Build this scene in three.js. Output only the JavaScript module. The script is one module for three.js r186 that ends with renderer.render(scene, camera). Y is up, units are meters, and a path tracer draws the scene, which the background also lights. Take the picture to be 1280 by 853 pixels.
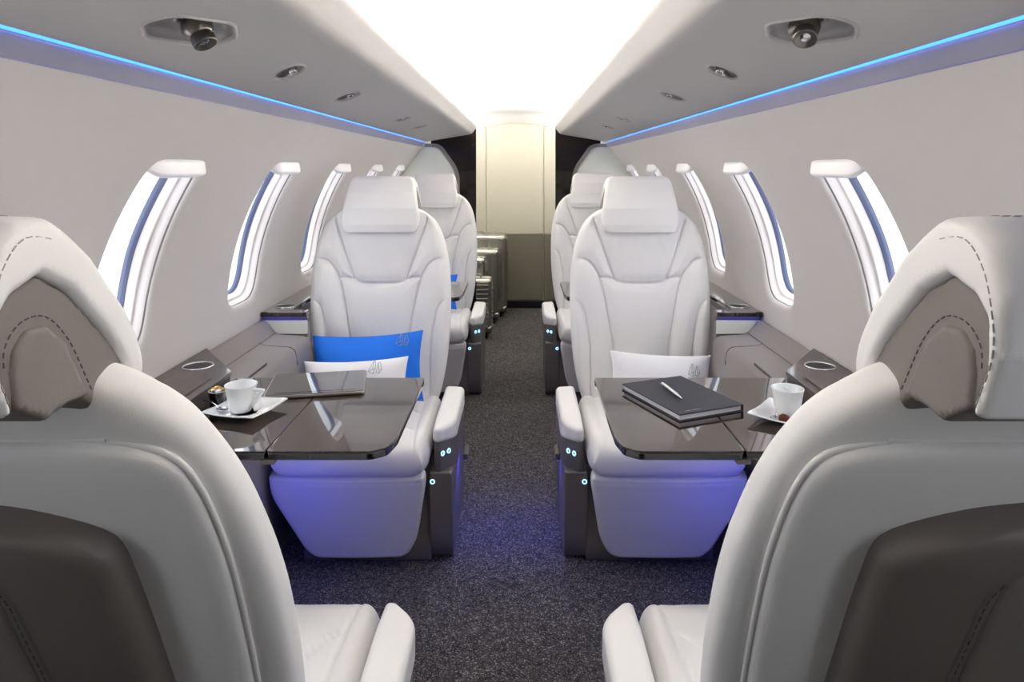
import * as THREE from 'three';
import { RectAreaLightUniformsLib } from 'three/addons/lights/RectAreaLightUniformsLib.js';
import { RoundedBoxGeometry } from 'three/addons/geometries/RoundedBoxGeometry.js';
import { mergeGeometries, mergeVertices, toCreasedNormals } from 'three/addons/utils/BufferGeometryUtils.js';
import { ImprovedNoise } from 'three/addons/math/ImprovedNoise.js';

// ------------------------------------------------------------------ camera, sky, exposure
const scene = new THREE.Scene();
const F = 880, CX = 0.028, CY = 1.23;                 // focal length in pixels of a 1280x853 frame; the camera's place
const camera = new THREE.PerspectiveCamera(2 * Math.atan(426.5 / F) * 180 / Math.PI, 1280 / 853, 0.05, 60);
camera.position.set(CX, CY, 0);
camera.lookAt(CX, CY, -1);
camera.setViewOffset(1280, 853, -10, 216.5, 1280, 853);   // a level camera with a shifted lens
camera.updateProjectionMatrix();
scene.background = new THREE.Color(0.86, 0.93, 1.0);
scene.backgroundIntensity = 1.15;
const renderer = new THREE.WebGLRenderer({ antialias: true });
renderer.toneMapping = THREE.LinearToneMapping;
renderer.toneMappingExposure = 1.8;
renderer.shadowMap.enabled = true;
RectAreaLightUniformsLib.init();
const WARM = new THREE.Color(1.0, 0.965, 0.92), DAY = new THREE.Color(0.93, 0.96, 1.0), BLUE = new THREE.Color(0.13, 0.13, 1.0), DEEPBLUE = new THREE.Color(0.07, 0.09, 1.0);
const COVE = 21, DAYLIGHT = 2.3, STRIP = 2.0, FOOT = 62;
function areaLight(color, intensity, w, h, pos, target) {
  const l = new THREE.RectAreaLight(color, intensity, w, h);
  l.position.set(...pos); l.lookAt(...target); scene.add(l); return l;
}

// ------------------------------------------------------------------ small helpers
let seed = 12345;
const rnd = () => { seed = (seed * 1664525 + 1013904223) >>> 0; return seed / 4294967296; };
const perlin = new ImprovedNoise();
const lerp = (a, b, t) => a + (b - a) * t, clamp = (x, a, b) => Math.min(b, Math.max(a, x));
const smooth = (a, b, x) => { const t = clamp((x - a) / (b - a), 0, 1); return t * t * (3 - 2 * t); };
function table(rows) {                                    // smooth interpolation through [x, y] rows
  return (x) => {
    if (x <= rows[0][0]) return rows[0][1];
    const n = rows.length;
    if (x >= rows[n - 1][0]) return rows[n - 1][1];
    let i = 0; while (x > rows[i + 1][0]) i++;
    const [x0, y0] = rows[i], [x1, y1] = rows[i + 1], h = x1 - x0, t = (x - x0) / h;
    const m = (k) => { if (k <= 0 || k >= n - 1) { const a = rows[k <= 0 ? 0 : n - 2], b = rows[k <= 0 ? 1 : n - 1]; return (b[1] - a[1]) / (b[0] - a[0]); } return (rows[k + 1][1] - rows[k - 1][1]) / (rows[k + 1][0] - rows[k - 1][0]); };
    const t2 = t * t, t3 = t2 * t;
    return (2 * t3 - 3 * t2 + 1) * y0 + (t3 - 2 * t2 + t) * h * m(i) + (-2 * t3 + 3 * t2) * y1 + (t3 - t2) * h * m(i + 1);
  };
}
const used = new Map();
function numbered(name) { const n = used.get(name) ?? 0; used.set(name, n + 1); return n ? `${name}_${String(n).padStart(3, '0')}` : name; }
function put(o, parent, name) { o.name = parent === scene ? numbered(name) : name; o.castShadow = o.receiveShadow = true; parent.add(o); return o; }
function obj(name, geometry, material, parent = scene) { return put(new THREE.Mesh(Array.isArray(geometry) ? merge(geometry) : geometry, material), parent, name); }
function group(name, pos = [0, 0, 0], parent = scene) { const g = new THREE.Group(); put(g, parent, name); g.position.set(...pos); return g; }
function tag(o, label, category, grp) { o.userData = { label, category }; if (grp) o.userData.group = grp; return o; }
function structure(o, label, category) { o.userData = { kind: 'structure', label, category }; return o; }
function bare(g) {                                        // same attributes on every geometry, so that they merge
  let q = g.index ? g.toNonIndexed() : g.clone();
  for (const k of Object.keys(q.attributes)) if (!['position', 'normal', 'uv'].includes(k)) q.deleteAttribute(k);
  if (!q.attributes.normal) q.computeVertexNormals();
  if (!q.attributes.uv) q.setAttribute('uv', new THREE.BufferAttribute(new Float32Array(q.attributes.position.count * 2), 2));
  return q;
}
function merge(list) { return list.length === 1 ? list[0] : mergeGeometries(list.map(bare)); }
function boxUV(g, s = 1) {                                // uv in metres, by the main axis of each face
  const q = bare(g), p = q.attributes.position, uv = q.attributes.uv, a = new THREE.Vector3(), b = new THREE.Vector3(), c = new THREE.Vector3();
  for (let i = 0; i < p.count; i += 3) {
    a.fromBufferAttribute(p, i); b.fromBufferAttribute(p, i + 1); c.fromBufferAttribute(p, i + 2);
    const n = b.clone().sub(a).cross(c.clone().sub(a)), x = Math.abs(n.x), y = Math.abs(n.y), z = Math.abs(n.z);
    for (const [k, v] of [[i, a], [i + 1, b], [i + 2, c]]) {
      if (y >= x && y >= z) uv.setXY(k, v.x * s, v.z * s); else if (x >= z) uv.setXY(k, v.z * s, v.y * s); else uv.setXY(k, v.x * s, v.y * s);
    }
  }
  return q;
}
function rbox(w, h, d, r, x = 0, y = 0, z = 0, seg = 3) { return new RoundedBoxGeometry(w, h, d, seg, r).translate(x, y, z); }
function tube(points, r, seg = 40, sides = 8, closed = false) { return new THREE.TubeGeometry(new THREE.CatmullRomCurve3(points.map((p) => new THREE.Vector3(...p)), closed, 'catmullrom', 0.5), seg, r, sides, closed); }
function polyTube(points, r, sides = 6) { const path = new THREE.CurvePath(); for (let i = 0; i + 1 < points.length; i++) path.add(new THREE.LineCurve3(new THREE.Vector3(...points[i]), new THREE.Vector3(...points[i + 1]))); return new THREE.TubeGeometry(path, Math.max(8, points.length * 4), r, sides, false); }
function lathe(rows, seg = 40) { return new THREE.LatheGeometry(rows.map(([r, y]) => new THREE.Vector2(r, y)), seg); }
function shapeOf(pts) { const s = new THREE.Shape(); pts.forEach(([x, y], i) => i ? s.lineTo(x, y) : s.moveTo(x, y)); return s; }
function roundedPoly(pts, r, seg = 6) {                   // polygon with its corners rounded
  const out = [], n = pts.length;
  for (let i = 0; i < n; i++) {
    const [px, py] = pts[i], rr = Array.isArray(r) ? r[i] : r, A = pts[(i + n - 1) % n], B = pts[(i + 1) % n];
    const la = Math.hypot(A[0] - px, A[1] - py), lb = Math.hypot(B[0] - px, B[1] - py), d = Math.min(rr, la * 0.45, lb * 0.45);
    if (d < 1e-5) { out.push([px, py]); continue; }
    const s = [px + (A[0] - px) * d / la, py + (A[1] - py) * d / la], e = [px + (B[0] - px) * d / lb, py + (B[1] - py) * d / lb];
    for (let k = 0; k <= seg; k++) { const t = k / seg, u = 1 - t; out.push([u * u * s[0] + 2 * u * t * px + t * t * e[0], u * u * s[1] + 2 * u * t * py + t * t * e[1]]); }
  }
  return out;
}
function extrude(pts, depth, bevel = 0, seg = 3) {
  const g = new THREE.ExtrudeGeometry(shapeOf(pts), { depth: depth - 2 * bevel, bevelEnabled: bevel > 0, bevelThickness: bevel, bevelSize: bevel, bevelOffset: -bevel, bevelSegments: seg, steps: 1 });
  g.translate(0, 0, bevel); return toCreasedNormals(g, 0.2);
}
function slabXZ(pts, y0, y1, bevel = 0.002) { const g = extrude(pts.map(([x, z]) => [x, -z]), y1 - y0, bevel); g.rotateX(-Math.PI / 2); g.translate(0, y0, 0); return g; }   // outline in x and z, upright thickness
function slabZY(pts, x0, x1, bevel = 0.002) { const g = extrude(pts.map(([z, y]) => [-z, y]), x1 - x0, bevel); g.rotateY(Math.PI / 2); g.translate(x0, 0, 0); return g; }    // outline in z and y, thickness along x
function gridGeo(nu, nv, f, flip = false) {               // surface over a grid of (nu+1) x (nv+1) points
  const pos = [], uv = [], idx = [];
  for (let j = 0; j <= nv; j++) for (let i = 0; i <= nu; i++) { const p = f(i / nu, j / nv); pos.push(p[0], p[1], p[2]); uv.push(p[3] ?? i / nu, p[4] ?? j / nv); }
  for (let j = 0; j < nv; j++) for (let i = 0; i < nu; i++) { const a = j * (nu + 1) + i, b = a + 1, c = a + nu + 1, d = c + 1; if (flip) idx.push(a, c, b, b, c, d); else idx.push(a, b, c, b, d, c); }
  const g = new THREE.BufferGeometry(); g.setAttribute('position', new THREE.Float32BufferAttribute(pos, 3)); g.setAttribute('uv', new THREE.Float32BufferAttribute(uv, 2)); g.setIndex(idx); g.computeVertexNormals(); return g;
}
// a section (list of [x, y]) carried along z from z0 to z1
function loft(section, z0, z1, nz = 1, vary) {
  return gridGeo(section.length - 1, nz, (u, v) => { const k = Math.round(u * (section.length - 1)), z = lerp(z0, z1, v); const p = vary ? vary(section[k], z, k) : section[k]; return [p[0], p[1], z, p[0], z]; });
}
// distance to a set of polylines
function seamDistance(lines, x, y) {
  let best = 1e9;
  for (const l of lines) for (let i = 0; i + 1 < l.length; i++) {
    const [ax, ay] = l[i], [bx, by] = l[i + 1], dx = bx - ax, dy = by - ay, t = clamp(((x - ax) * dx + (y - ay) * dy) / (dx * dx + dy * dy), 0, 1);
    const d = (x - ax - t * dx) ** 2 + (y - ay - t * dy) ** 2; if (d < best) best = d;
  }
  return Math.sqrt(best);
}
function curveLine(pts, n = 40) { return new THREE.CatmullRomCurve3(pts.map(([x, y]) => new THREE.Vector3(x, y, 0)), false, 'centripetal').getPoints(n).map((p) => [p.x, p.y]); }
const mirrorLine = (l) => l.map(([x, y]) => [-x, y]);
// an upholstered body: outline hw(t) about cx, t from t0 to t1; bulges to the front (+z) and the back (-z); seams pressed in
function puff(o) {
  const { t0, t1, hw, cx = () => 0, front = () => 0.03, back = () => 0.03, mid = () => 0, p = 6, q = 6, m = 2.5, nu = 60, nv = 60, seams = [], gw = 0.006, gd = 0.006, bulge = 0, bw = 0.03, region, wrinkle } = o;
  const pos = [], front_ = [], back_ = [], add = (x, y, z) => { pos.push(x, y, z); return pos.length / 3 - 1; };
  const reg = [];
  for (let j = 0; j <= nv; j++) {
    front_.push([]); back_.push([]); reg.push([]);
    const w = -Math.cos(Math.PI * j / nv), t = lerp(t0, t1, (w + 1) / 2);
    for (let i = 0; i <= nu; i++) {
      const u = -Math.cos(Math.PI * i / nu), x = cx(t) + u * hw(t), edge = i === 0 || j === 0 || i === nu || j === nv;
      const e = edge ? 0 : Math.pow(Math.max(0, (1 - Math.pow(Math.abs(u), p)) * (1 - Math.pow(Math.abs(w), q))), 1 / m), z0 = mid(x, t);
      let f = front(x, t, u, w);
      if (seams.length) { const d = seamDistance(seams, x, t); const fade = 1 - smooth(0.82, 0.99, Math.abs(u)); f += bulge - fade * (bulge * Math.exp(-((d / bw) ** 2)) + gd * Math.exp(-((d / gw) ** 2))); }
      if (wrinkle) f += wrinkle(x, t);
      const a = add(x, t, z0 + f * e);
      front_[j].push(a); back_[j].push(edge ? a : add(x, t, z0 - back(x, t, u, w) * e)); reg[j].push(region ? region(x, t) : 'front');
    }
  }
  const faces = { back: [] };
  for (let j = 0; j < nv; j++) for (let i = 0; i < nu; i++) {
    const F_ = (faces[reg[j][i]] ??= []), a = front_[j][i], b = front_[j][i + 1], c = front_[j + 1][i], d = front_[j + 1][i + 1];
    F_.push(a, b, d, a, d, c);
    const A = back_[j][i], B = back_[j][i + 1], C = back_[j + 1][i], D = back_[j + 1][i + 1];
    faces.back.push(A, D, B, A, C, D);
  }
  const whole = new THREE.BufferGeometry(); whole.setAttribute('position', new THREE.Float32BufferAttribute(pos, 3)); whole.setIndex(Object.values(faces).flat()); whole.computeVertexNormals();
  const nrm = whole.attributes.normal.array, out = {};
  for (const [k, idx] of Object.entries(faces)) {
    const g = new THREE.BufferGeometry(), P = new Float32Array(idx.length * 3), N = new Float32Array(idx.length * 3);
    idx.forEach((v, i) => { for (let c = 0; c < 3; c++) { P[i * 3 + c] = pos[v * 3 + c]; N[i * 3 + c] = nrm[v * 3 + c]; } });
    g.setAttribute('position', new THREE.BufferAttribute(P, 3)); g.setAttribute('normal', new THREE.BufferAttribute(N, 3)); out[k] = boxUV(g, 12);
  }
  return out;
}
const puffOne = (o) => { const r = puff(o); return mergeGeometries(Object.values(r)); };
// surface of a signed distance field (naive surface nets), normals from its slope
function nets(sdf, [x0, y0, z0], [x1, y1, z1], h) {
  const nx = Math.ceil((x1 - x0) / h), ny = Math.ceil((y1 - y0) / h), nz = Math.ceil((z1 - z0) / h), W = nx + 1, H = ny + 1;
  const val = new Float32Array(W * H * (nz + 1)), at = (i, j, k) => (k * H + j) * W + i;
  for (let k = 0; k <= nz; k++) for (let j = 0; j <= ny; j++) for (let i = 0; i <= nx; i++) val[at(i, j, k)] = sdf(x0 + i * h, y0 + j * h, z0 + k * h);
  const id = new Int32Array(W * H * (nz + 1)).fill(-1), pos = [], idx = [];
  const C = [[0, 0, 0], [1, 0, 0], [0, 1, 0], [1, 1, 0], [0, 0, 1], [1, 0, 1], [0, 1, 1], [1, 1, 1]], E = [[0, 1], [2, 3], [4, 5], [6, 7], [0, 2], [1, 3], [4, 6], [5, 7], [0, 4], [1, 5], [2, 6], [3, 7]];
  for (let k = 0; k < nz; k++) for (let j = 0; j < ny; j++) for (let i = 0; i < nx; i++) {
    const v = C.map(([a, b, c]) => val[at(i + a, j + b, k + c)]); const s = v.reduce((n, x) => n + (x < 0), 0);
    if (s === 0 || s === 8) continue;
    let px = 0, py = 0, pz = 0, n = 0;
    for (const [a, b] of E) if ((v[a] < 0) !== (v[b] < 0)) { const t = v[a] / (v[a] - v[b]); px += lerp(C[a][0], C[b][0], t); py += lerp(C[a][1], C[b][1], t); pz += lerp(C[a][2], C[b][2], t); n++; }
    id[at(i, j, k)] = pos.length / 3; pos.push(x0 + (i + px / n) * h, y0 + (j + py / n) * h, z0 + (k + pz / n) * h);
  }
  const quad = (a, b, c, d, flip) => { if (a < 0 || b < 0 || c < 0 || d < 0) return; if (flip) idx.push(a, c, b, a, d, c); else idx.push(a, b, c, a, c, d); };
  for (let k = 1; k < nz; k++) for (let j = 1; j < ny; j++) for (let i = 1; i < nx; i++) {
    const s = val[at(i, j, k)] < 0;
    if (s !== val[at(i + 1, j, k)] < 0) quad(id[at(i, j - 1, k - 1)], id[at(i, j, k - 1)], id[at(i, j, k)], id[at(i, j - 1, k)], !s);
    if (s !== val[at(i, j + 1, k)] < 0) quad(id[at(i - 1, j, k - 1)], id[at(i - 1, j, k)], id[at(i, j, k)], id[at(i, j, k - 1)], !s);
    if (s !== val[at(i, j, k + 1)] < 0) quad(id[at(i - 1, j - 1, k)], id[at(i, j - 1, k)], id[at(i, j, k)], id[at(i - 1, j, k)], !s);
  }
  const nrm = new Float32Array(pos.length), e = h * 0.5;
  for (let i = 0; i < pos.length; i += 3) {
    const [x, y, z] = [pos[i], pos[i + 1], pos[i + 2]], gx = sdf(x + e, y, z) - sdf(x - e, y, z), gy = sdf(x, y + e, z) - sdf(x, y - e, z), gz = sdf(x, y, z + e) - sdf(x, y, z - e), l = Math.hypot(gx, gy, gz) || 1;
    nrm[i] = gx / l; nrm[i + 1] = gy / l; nrm[i + 2] = gz / l;
  }
  const g = new THREE.BufferGeometry(); g.setAttribute('position', new THREE.Float32BufferAttribute(pos, 3)); g.setAttribute('normal', new THREE.BufferAttribute(nrm, 3)); g.setIndex(idx);
  return boxUV(g, 12);
}
function sdPoly(pts, x, y) {                              // signed distance to a polygon
  let d = 1e9, s = 1;
  for (let i = 0, j = pts.length - 1; i < pts.length; j = i++) {
    const [ax, ay] = pts[i], [bx, by] = pts[j], ex = bx - ax, ey = by - ay, wx = x - ax, wy = y - ay, t = clamp((wx * ex + wy * ey) / (ex * ex + ey * ey), 0, 1);
    d = Math.min(d, (wx - ex * t) ** 2 + (wy - ey * t) ** 2);
    const c1 = y >= ay, c2 = y < by, c3 = ex * wy > ey * wx; if ((c1 && c2 && c3) || (!c1 && !c2 && !c3)) s = -s;
  }
  return s * Math.sqrt(d);
}
const sdJoin = (a, b, r) => Math.min(Math.max(a + r, b + r), 0) + Math.hypot(Math.max(a + r, 0), Math.max(b + r, 0)) - r;   // rounded intersection

// ------------------------------------------------------------------ textures and materials
function dataTexture(n, f, srgb, repeat = 1) {
  const d = new Uint8Array(n * n * 4);
  for (let j = 0; j < n; j++) for (let i = 0; i < n; i++) { const c = f(i / n, j / n, i, j); const k = (j * n + i) * 4; d[k] = c[0]; d[k + 1] = c[1]; d[k + 2] = c[2]; d[k + 3] = 255; }
  const t = new THREE.DataTexture(d, n, n); t.wrapS = t.wrapT = THREE.RepeatWrapping; t.magFilter = THREE.LinearFilter; t.minFilter = THREE.LinearMipmapLinearFilter; t.generateMipmaps = true;
  if (srgb) t.colorSpace = THREE.SRGBColorSpace; t.repeat.set(repeat, repeat); t.needsUpdate = true; return t;
}
const tileNoise = (u, v, f, z) => {                       // perlin noise that repeats over 0..1
  const a = perlin.noise(u * f, v * f, z), b = perlin.noise((u - 1) * f, v * f, z), c = perlin.noise(u * f, (v - 1) * f, z), d = perlin.noise((u - 1) * f, (v - 1) * f, z);
  return lerp(lerp(a, b, u), lerp(c, d, u), v);
};
const cellPts = Array.from({ length: 32 * 32 }, () => [rnd(), rnd()]);
function cell(u, v, n = 32) {                             // distance to the nearest of n x n jittered points
  const x = u * n, y = v * n, i0 = Math.floor(x), j0 = Math.floor(y); let b = 9;
  for (let j = -1; j <= 1; j++) for (let i = -1; i <= 1; i++) { const q = cellPts[((j0 + j + n) % n) * n + ((i0 + i + n) % n)]; const d = Math.hypot(i0 + i + q[0] - x, j0 + j + q[1] - y); if (d < b) b = d; }
  return b;
}
const leatherBump = dataTexture(512, (u, v) => { const h = 200 - 120 * cell((u * 2) % 1, (v * 2) % 1) ** 1.5 + 30 * tileNoise(u, v, 24, 3.3); const g = clamp(h, 0, 255); return [g, g, g]; });
const tuft = Array.from({ length: 342 * 342 }, () => rnd()), tuftAt = (i, j) => tuft[Math.floor(j / 3) * 342 + Math.floor(i / 3)];
const carpetMap = dataTexture(1024, (u, v, i, j) => {
  const n = tuftAt(i, j), m = tileNoise(u, v, 60, 1.7), k = tileNoise(u, v, 7, 5.1); let g = 74 + 26 * m + 62 * (n - 0.5) + 5 * k + 16 * (rnd() - 0.5); if (n > 0.9) g += 40;
  return [clamp(g * 1.03, 0, 255), clamp(g * 0.99, 0, 255), clamp(g * 0.98, 0, 255)];
}, true);
const carpetBump = dataTexture(1024, (u, v, i, j) => { const g = clamp(128 + 60 * tileNoise(u, v, 60, 1.7) + 120 * (tuftAt(i, j) - 0.5), 0, 255); return [g, g, g]; });
const woodMap = dataTexture(1024, (u, v) => {             // dark veneer, grain along v
  const w = tileNoise(u, v, 3, 8.2) * 0.03, a = tileNoise((u + w + 1) % 1, v * 0.08, 60, 2.2), b = tileNoise((u + w + 1) % 1, v * 0.15, 160, 6.6), c = tileNoise(u, v * 0.1, 14, 4.4);
  const g = 0.86 * (1 + 0.50 * a + 0.30 * b + 0.34 * c + 0.05 * (rnd() - 0.5));
  return [clamp(64 * g, 0, 255), clamp(51 * g, 0, 255), clamp(44 * g, 0, 255)];
}, true);
const fabricBump = dataTexture(256, (u, v) => { const g = 128 + 60 * Math.sin(u * Math.PI * 128) * Math.sin(v * Math.PI * 128) + 30 * (rnd() - 0.5); return [g, g, g]; });
const wallBump = dataTexture(512, (u, v) => { const g = clamp(128 + 50 * tileNoise(u, v, 60, 0.4) + 26 * tileNoise(u, v, 130, 2.4), 0, 255); return [g, g, g]; });
const std = (o) => new THREE.MeshStandardMaterial(o), phy = (o) => new THREE.MeshPhysicalMaterial(o);
const M = {
  leather: std({ color: '#efedeb', roughness: 0.5, bumpMap: leatherBump, bumpScale: 0.00012 }),
  greyLeather: std({ color: '#7d7671', roughness: 0.55, bumpMap: leatherBump, bumpScale: 0.00014 }),
  greyShell: std({ color: '#746d68', roughness: 0.42, bumpMap: leatherBump, bumpScale: 0.0002 }),
  console: std({ color: '#8b8583', roughness: 0.5, bumpMap: leatherBump, bumpScale: 0.0002 }),
  consoleDark: std({ color: '#5b5451', roughness: 0.5 }),
  plastic: std({ color: '#6d6764', roughness: 0.45 }),
  seam: std({ color: '#57524f', roughness: 0.8 }),
  thread: std({ color: '#aaa5a0', roughness: 0.8 }),
  black: std({ color: '#0b0b0d', roughness: 0.4 }),
  wall: std({ color: '#cdc9c8', roughness: 0.62, bumpMap: wallBump, bumpScale: 0.0004 }),
  overhead: std({ color: '#c8c5c3', roughness: 0.6, bumpMap: wallBump, bumpScale: 0.0003 }),
  channel: std({ color: '#8b8992', roughness: 0.5 }),
  bowl: std({ color: '#9b9998', roughness: 0.3 }),
  ceiling: std({ color: '#eeebe6', roughness: 0.65 }),
  reveal: std({ color: '#d6d0cf', roughness: 0.35 }),
  valance: std({ color: '#f6f6fa', roughness: 0.3 }),
  seal: std({ color: '#3d4664', roughness: 0.4 }),
  pane: phy({ color: '#ffffff', roughness: 0, transmission: 1, thickness: 0, ior: 1.45 }),
  carpet: std({ map: carpetMap, roughness: 1, bumpMap: carpetBump, bumpScale: 0.004 }),
  wood: phy({ map: woodMap, roughness: 0.09, specularIntensity: 0.4, clearcoat: 1, clearcoatRoughness: 0.0 }),
  woodSatin: phy({ map: woodMap, roughness: 0.4, clearcoat: 0.6, clearcoatRoughness: 0.15 }),
  darkWood: phy({ color: '#120907', roughness: 0.25, specularIntensity: 0.6, clearcoat: 0.3, clearcoatRoughness: 0.03 }),
  tableEdge: phy({ color: '#070607', roughness: 0.2, clearcoat: 1, clearcoatRoughness: 0.05 }),
  cream: std({ color: '#d6d2c0', roughness: 0.5 }),
  taupe: std({ color: '#7b7767', roughness: 0.6 }),
  partition: std({ color: '#d3d6d0', roughness: 0.5 }),
  chrome: std({ color: '#d5d6d8', roughness: 0.16, metalness: 1 }),
  satinMetal: std({ color: '#a9a5a0', roughness: 0.33, metalness: 1 }),
  darkMetal: std({ color: '#86817b', roughness: 0.3, metalness: 1 }),
  aluminium: std({ color: '#b9b7ac', roughness: 0.36, metalness: 1 }),
  porcelain: phy({ color: '#eceeee', roughness: 0.12, clearcoat: 0.6, clearcoatRoughness: 0.05 }),
  paper: std({ color: '#dcdce0', roughness: 0.8 }),
  cover: std({ color: '#2c2d36', roughness: 0.55, bumpMap: leatherBump, bumpScale: 0.0002 }),
  glassBlack: phy({ color: '#0a0b0d', roughness: 0.05, clearcoat: 1, clearcoatRoughness: 0.02 }),
  screen: phy({ color: '#303236', roughness: 0.04, clearcoat: 1, clearcoatRoughness: 0.01 }),
  blueFabric: std({ color: '#0f74e8', roughness: 0.75, bumpMap: fabricBump, bumpScale: 0.0003 }),
  whiteFabric: std({ color: '#f0eff0', roughness: 0.85, bumpMap: fabricBump, bumpScale: 0.0003 }),
  silverThread: std({ color: '#9aa0ad', roughness: 0.5, metalness: 0.3 }),
  cocoa: std({ color: '#5a2c1c', roughness: 0.95 }),
  gold: std({ color: '#c9a258', roughness: 0.3, metalness: 1 }),
  rubber: std({ color: '#17171a', roughness: 0.7 }),
  coveLed: std({ color: '#ffffff', emissive: WARM, emissiveIntensity: 10 }),
  stripLed: std({ color: '#2a50c0', emissive: new THREE.Color(0.06, 0.27, 1.0), emissiveIntensity: 1.6 }),
  footLed: std({ color: '#2030c0', emissive: DEEPBLUE, emissiveIntensity: 3 }),
  buttonLed: std({ color: '#b8d8ff', emissive: new THREE.Color(0.25, 0.6, 1.0), emissiveIntensity: 1.6 }),
  spotLed: std({ color: '#fff8e8', emissive: new THREE.Color(1, 0.97, 0.9), emissiveIntensity: 1.5 }),
};

// ------------------------------------------------------------------ cabin shell
const ZF = 0.55, ZA = -6.2, ZB = -4.66;                    // front end behind the camera, aft wall, bulkhead (world z)
const WALL_R = 0.86, WALL_C = 0.76;
const SKY_OUT = 0.076;
// lining section by arc: straight below the centre of the circle, then along it
const wallXY = (a) => a <= 0 ? [WALL_R, WALL_C + a] : [WALL_R * Math.cos(a / WALL_R), WALL_C + WALL_R * Math.sin(a / WALL_R)];
const wallN = (a) => a <= 0 ? [1, 0] : [Math.cos(a / WALL_R), Math.sin(a / WALL_R)];
const A_TOP = WALL_R * Math.asin((1.366 - WALL_C) / WALL_R), A_BOT = -0.12;
const WIN = { z0: 1.55, pitch: 0.712, hw: 0.124, a0: 0.035, a1: 0.508 };
const TILE_END = (n) => -(WIN.z0 + (n + 0.5) * WIN.pitch);
const winOutline = (() => {
  const ac = (WIN.a0 + WIN.a1) / 2, hh = (WIN.a1 - WIN.a0) / 2, w = WIN.hw;
  return { ac, pts: roundedPoly([[-w, -hh], [w, -hh], [w, hh], [-w, hh]], [0.085, 0.085, 0.06, 0.06], 14) };
})();
function rayOut(pts, cx, cy, ang) {                       // where a ray from (cx, cy) leaves the outline
  const dx = Math.cos(ang), dy = Math.sin(ang); let best = 0;
  for (let i = 0; i < pts.length; i++) {
    const [ax, ay] = pts[i], [bx, by] = pts[(i + 1) % pts.length], ex = bx - ax, ey = by - ay, den = dx * ey - dy * ex; if (Math.abs(den) < 1e-12) continue;
    const t = ((ax - cx) * ey - (ay - cy) * ex) / den, s = ((ax - cx) * dy - (ay - cy) * dx) / den; if (t > 0 && s >= -1e-9 && s <= 1 + 1e-9) best = Math.max(best, t);
  }
  return best;
}
const tileRect = [[-WIN.pitch / 2, A_BOT - winOutline.ac], [WIN.pitch / 2, A_BOT - winOutline.ac], [WIN.pitch / 2, A_TOP - winOutline.ac], [-WIN.pitch / 2, A_TOP - winOutline.ac]];
const NA = 176, tileAngles = (() => {
  const corners = tileRect.map(([x, y]) => Math.atan2(y, x)), a = Array.from({ length: NA }, (_, i) => -Math.PI + (i + 0.5) * 2 * Math.PI / NA);
  for (const c of corners) { let k = 0; for (let i = 1; i < NA; i++) if (Math.abs(a[i] - c) < Math.abs(a[k] - c)) k = i; a[k] = c; }
  return a.sort((p, q) => p - q);
})();
const rIn = tileAngles.map((a) => rayOut(winOutline.pts, 0, 0, a)), rOut = tileAngles.map((a) => rayOut(tileRect, 0, 0, a));
// ring k of a window: inset from the opening, depth outward
function ringPoint(side, zc, i, inset, depth) {
  const r = rIn[i] - inset, z = zc + r * Math.cos(tileAngles[i]), a = winOutline.ac + r * Math.sin(tileAngles[i]), [x, y] = wallXY(a), [nx, ny] = wallN(a);
  return [side * (x + nx * depth), y + ny * depth, z];
}
function rings(list, side) {                              // closed bands between successive rings of points
  const n = list[0].length, pos = [], idx = [];
  for (const l of list) for (const p of l) pos.push(...p);
  for (let k = 0; k + 1 < list.length; k++) for (let i = 0; i < n; i++) { const a = k * n + i, b = k * n + (i + 1) % n, c = a + n, d = b + n; if (side > 0) idx.push(a, b, c, b, d, c); else idx.push(a, c, b, b, c, d); }
  const g = new THREE.BufferGeometry(); g.setAttribute('position', new THREE.Float32BufferAttribute(pos, 3)); g.setIndex(idx); g.computeVertexNormals(); return boxUV(g, 2);
}
const WINDOWS = [-2, -1, 0, 1, 2, 3, 4];              // the first two are out of view, placed to light the near seat backs
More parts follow.
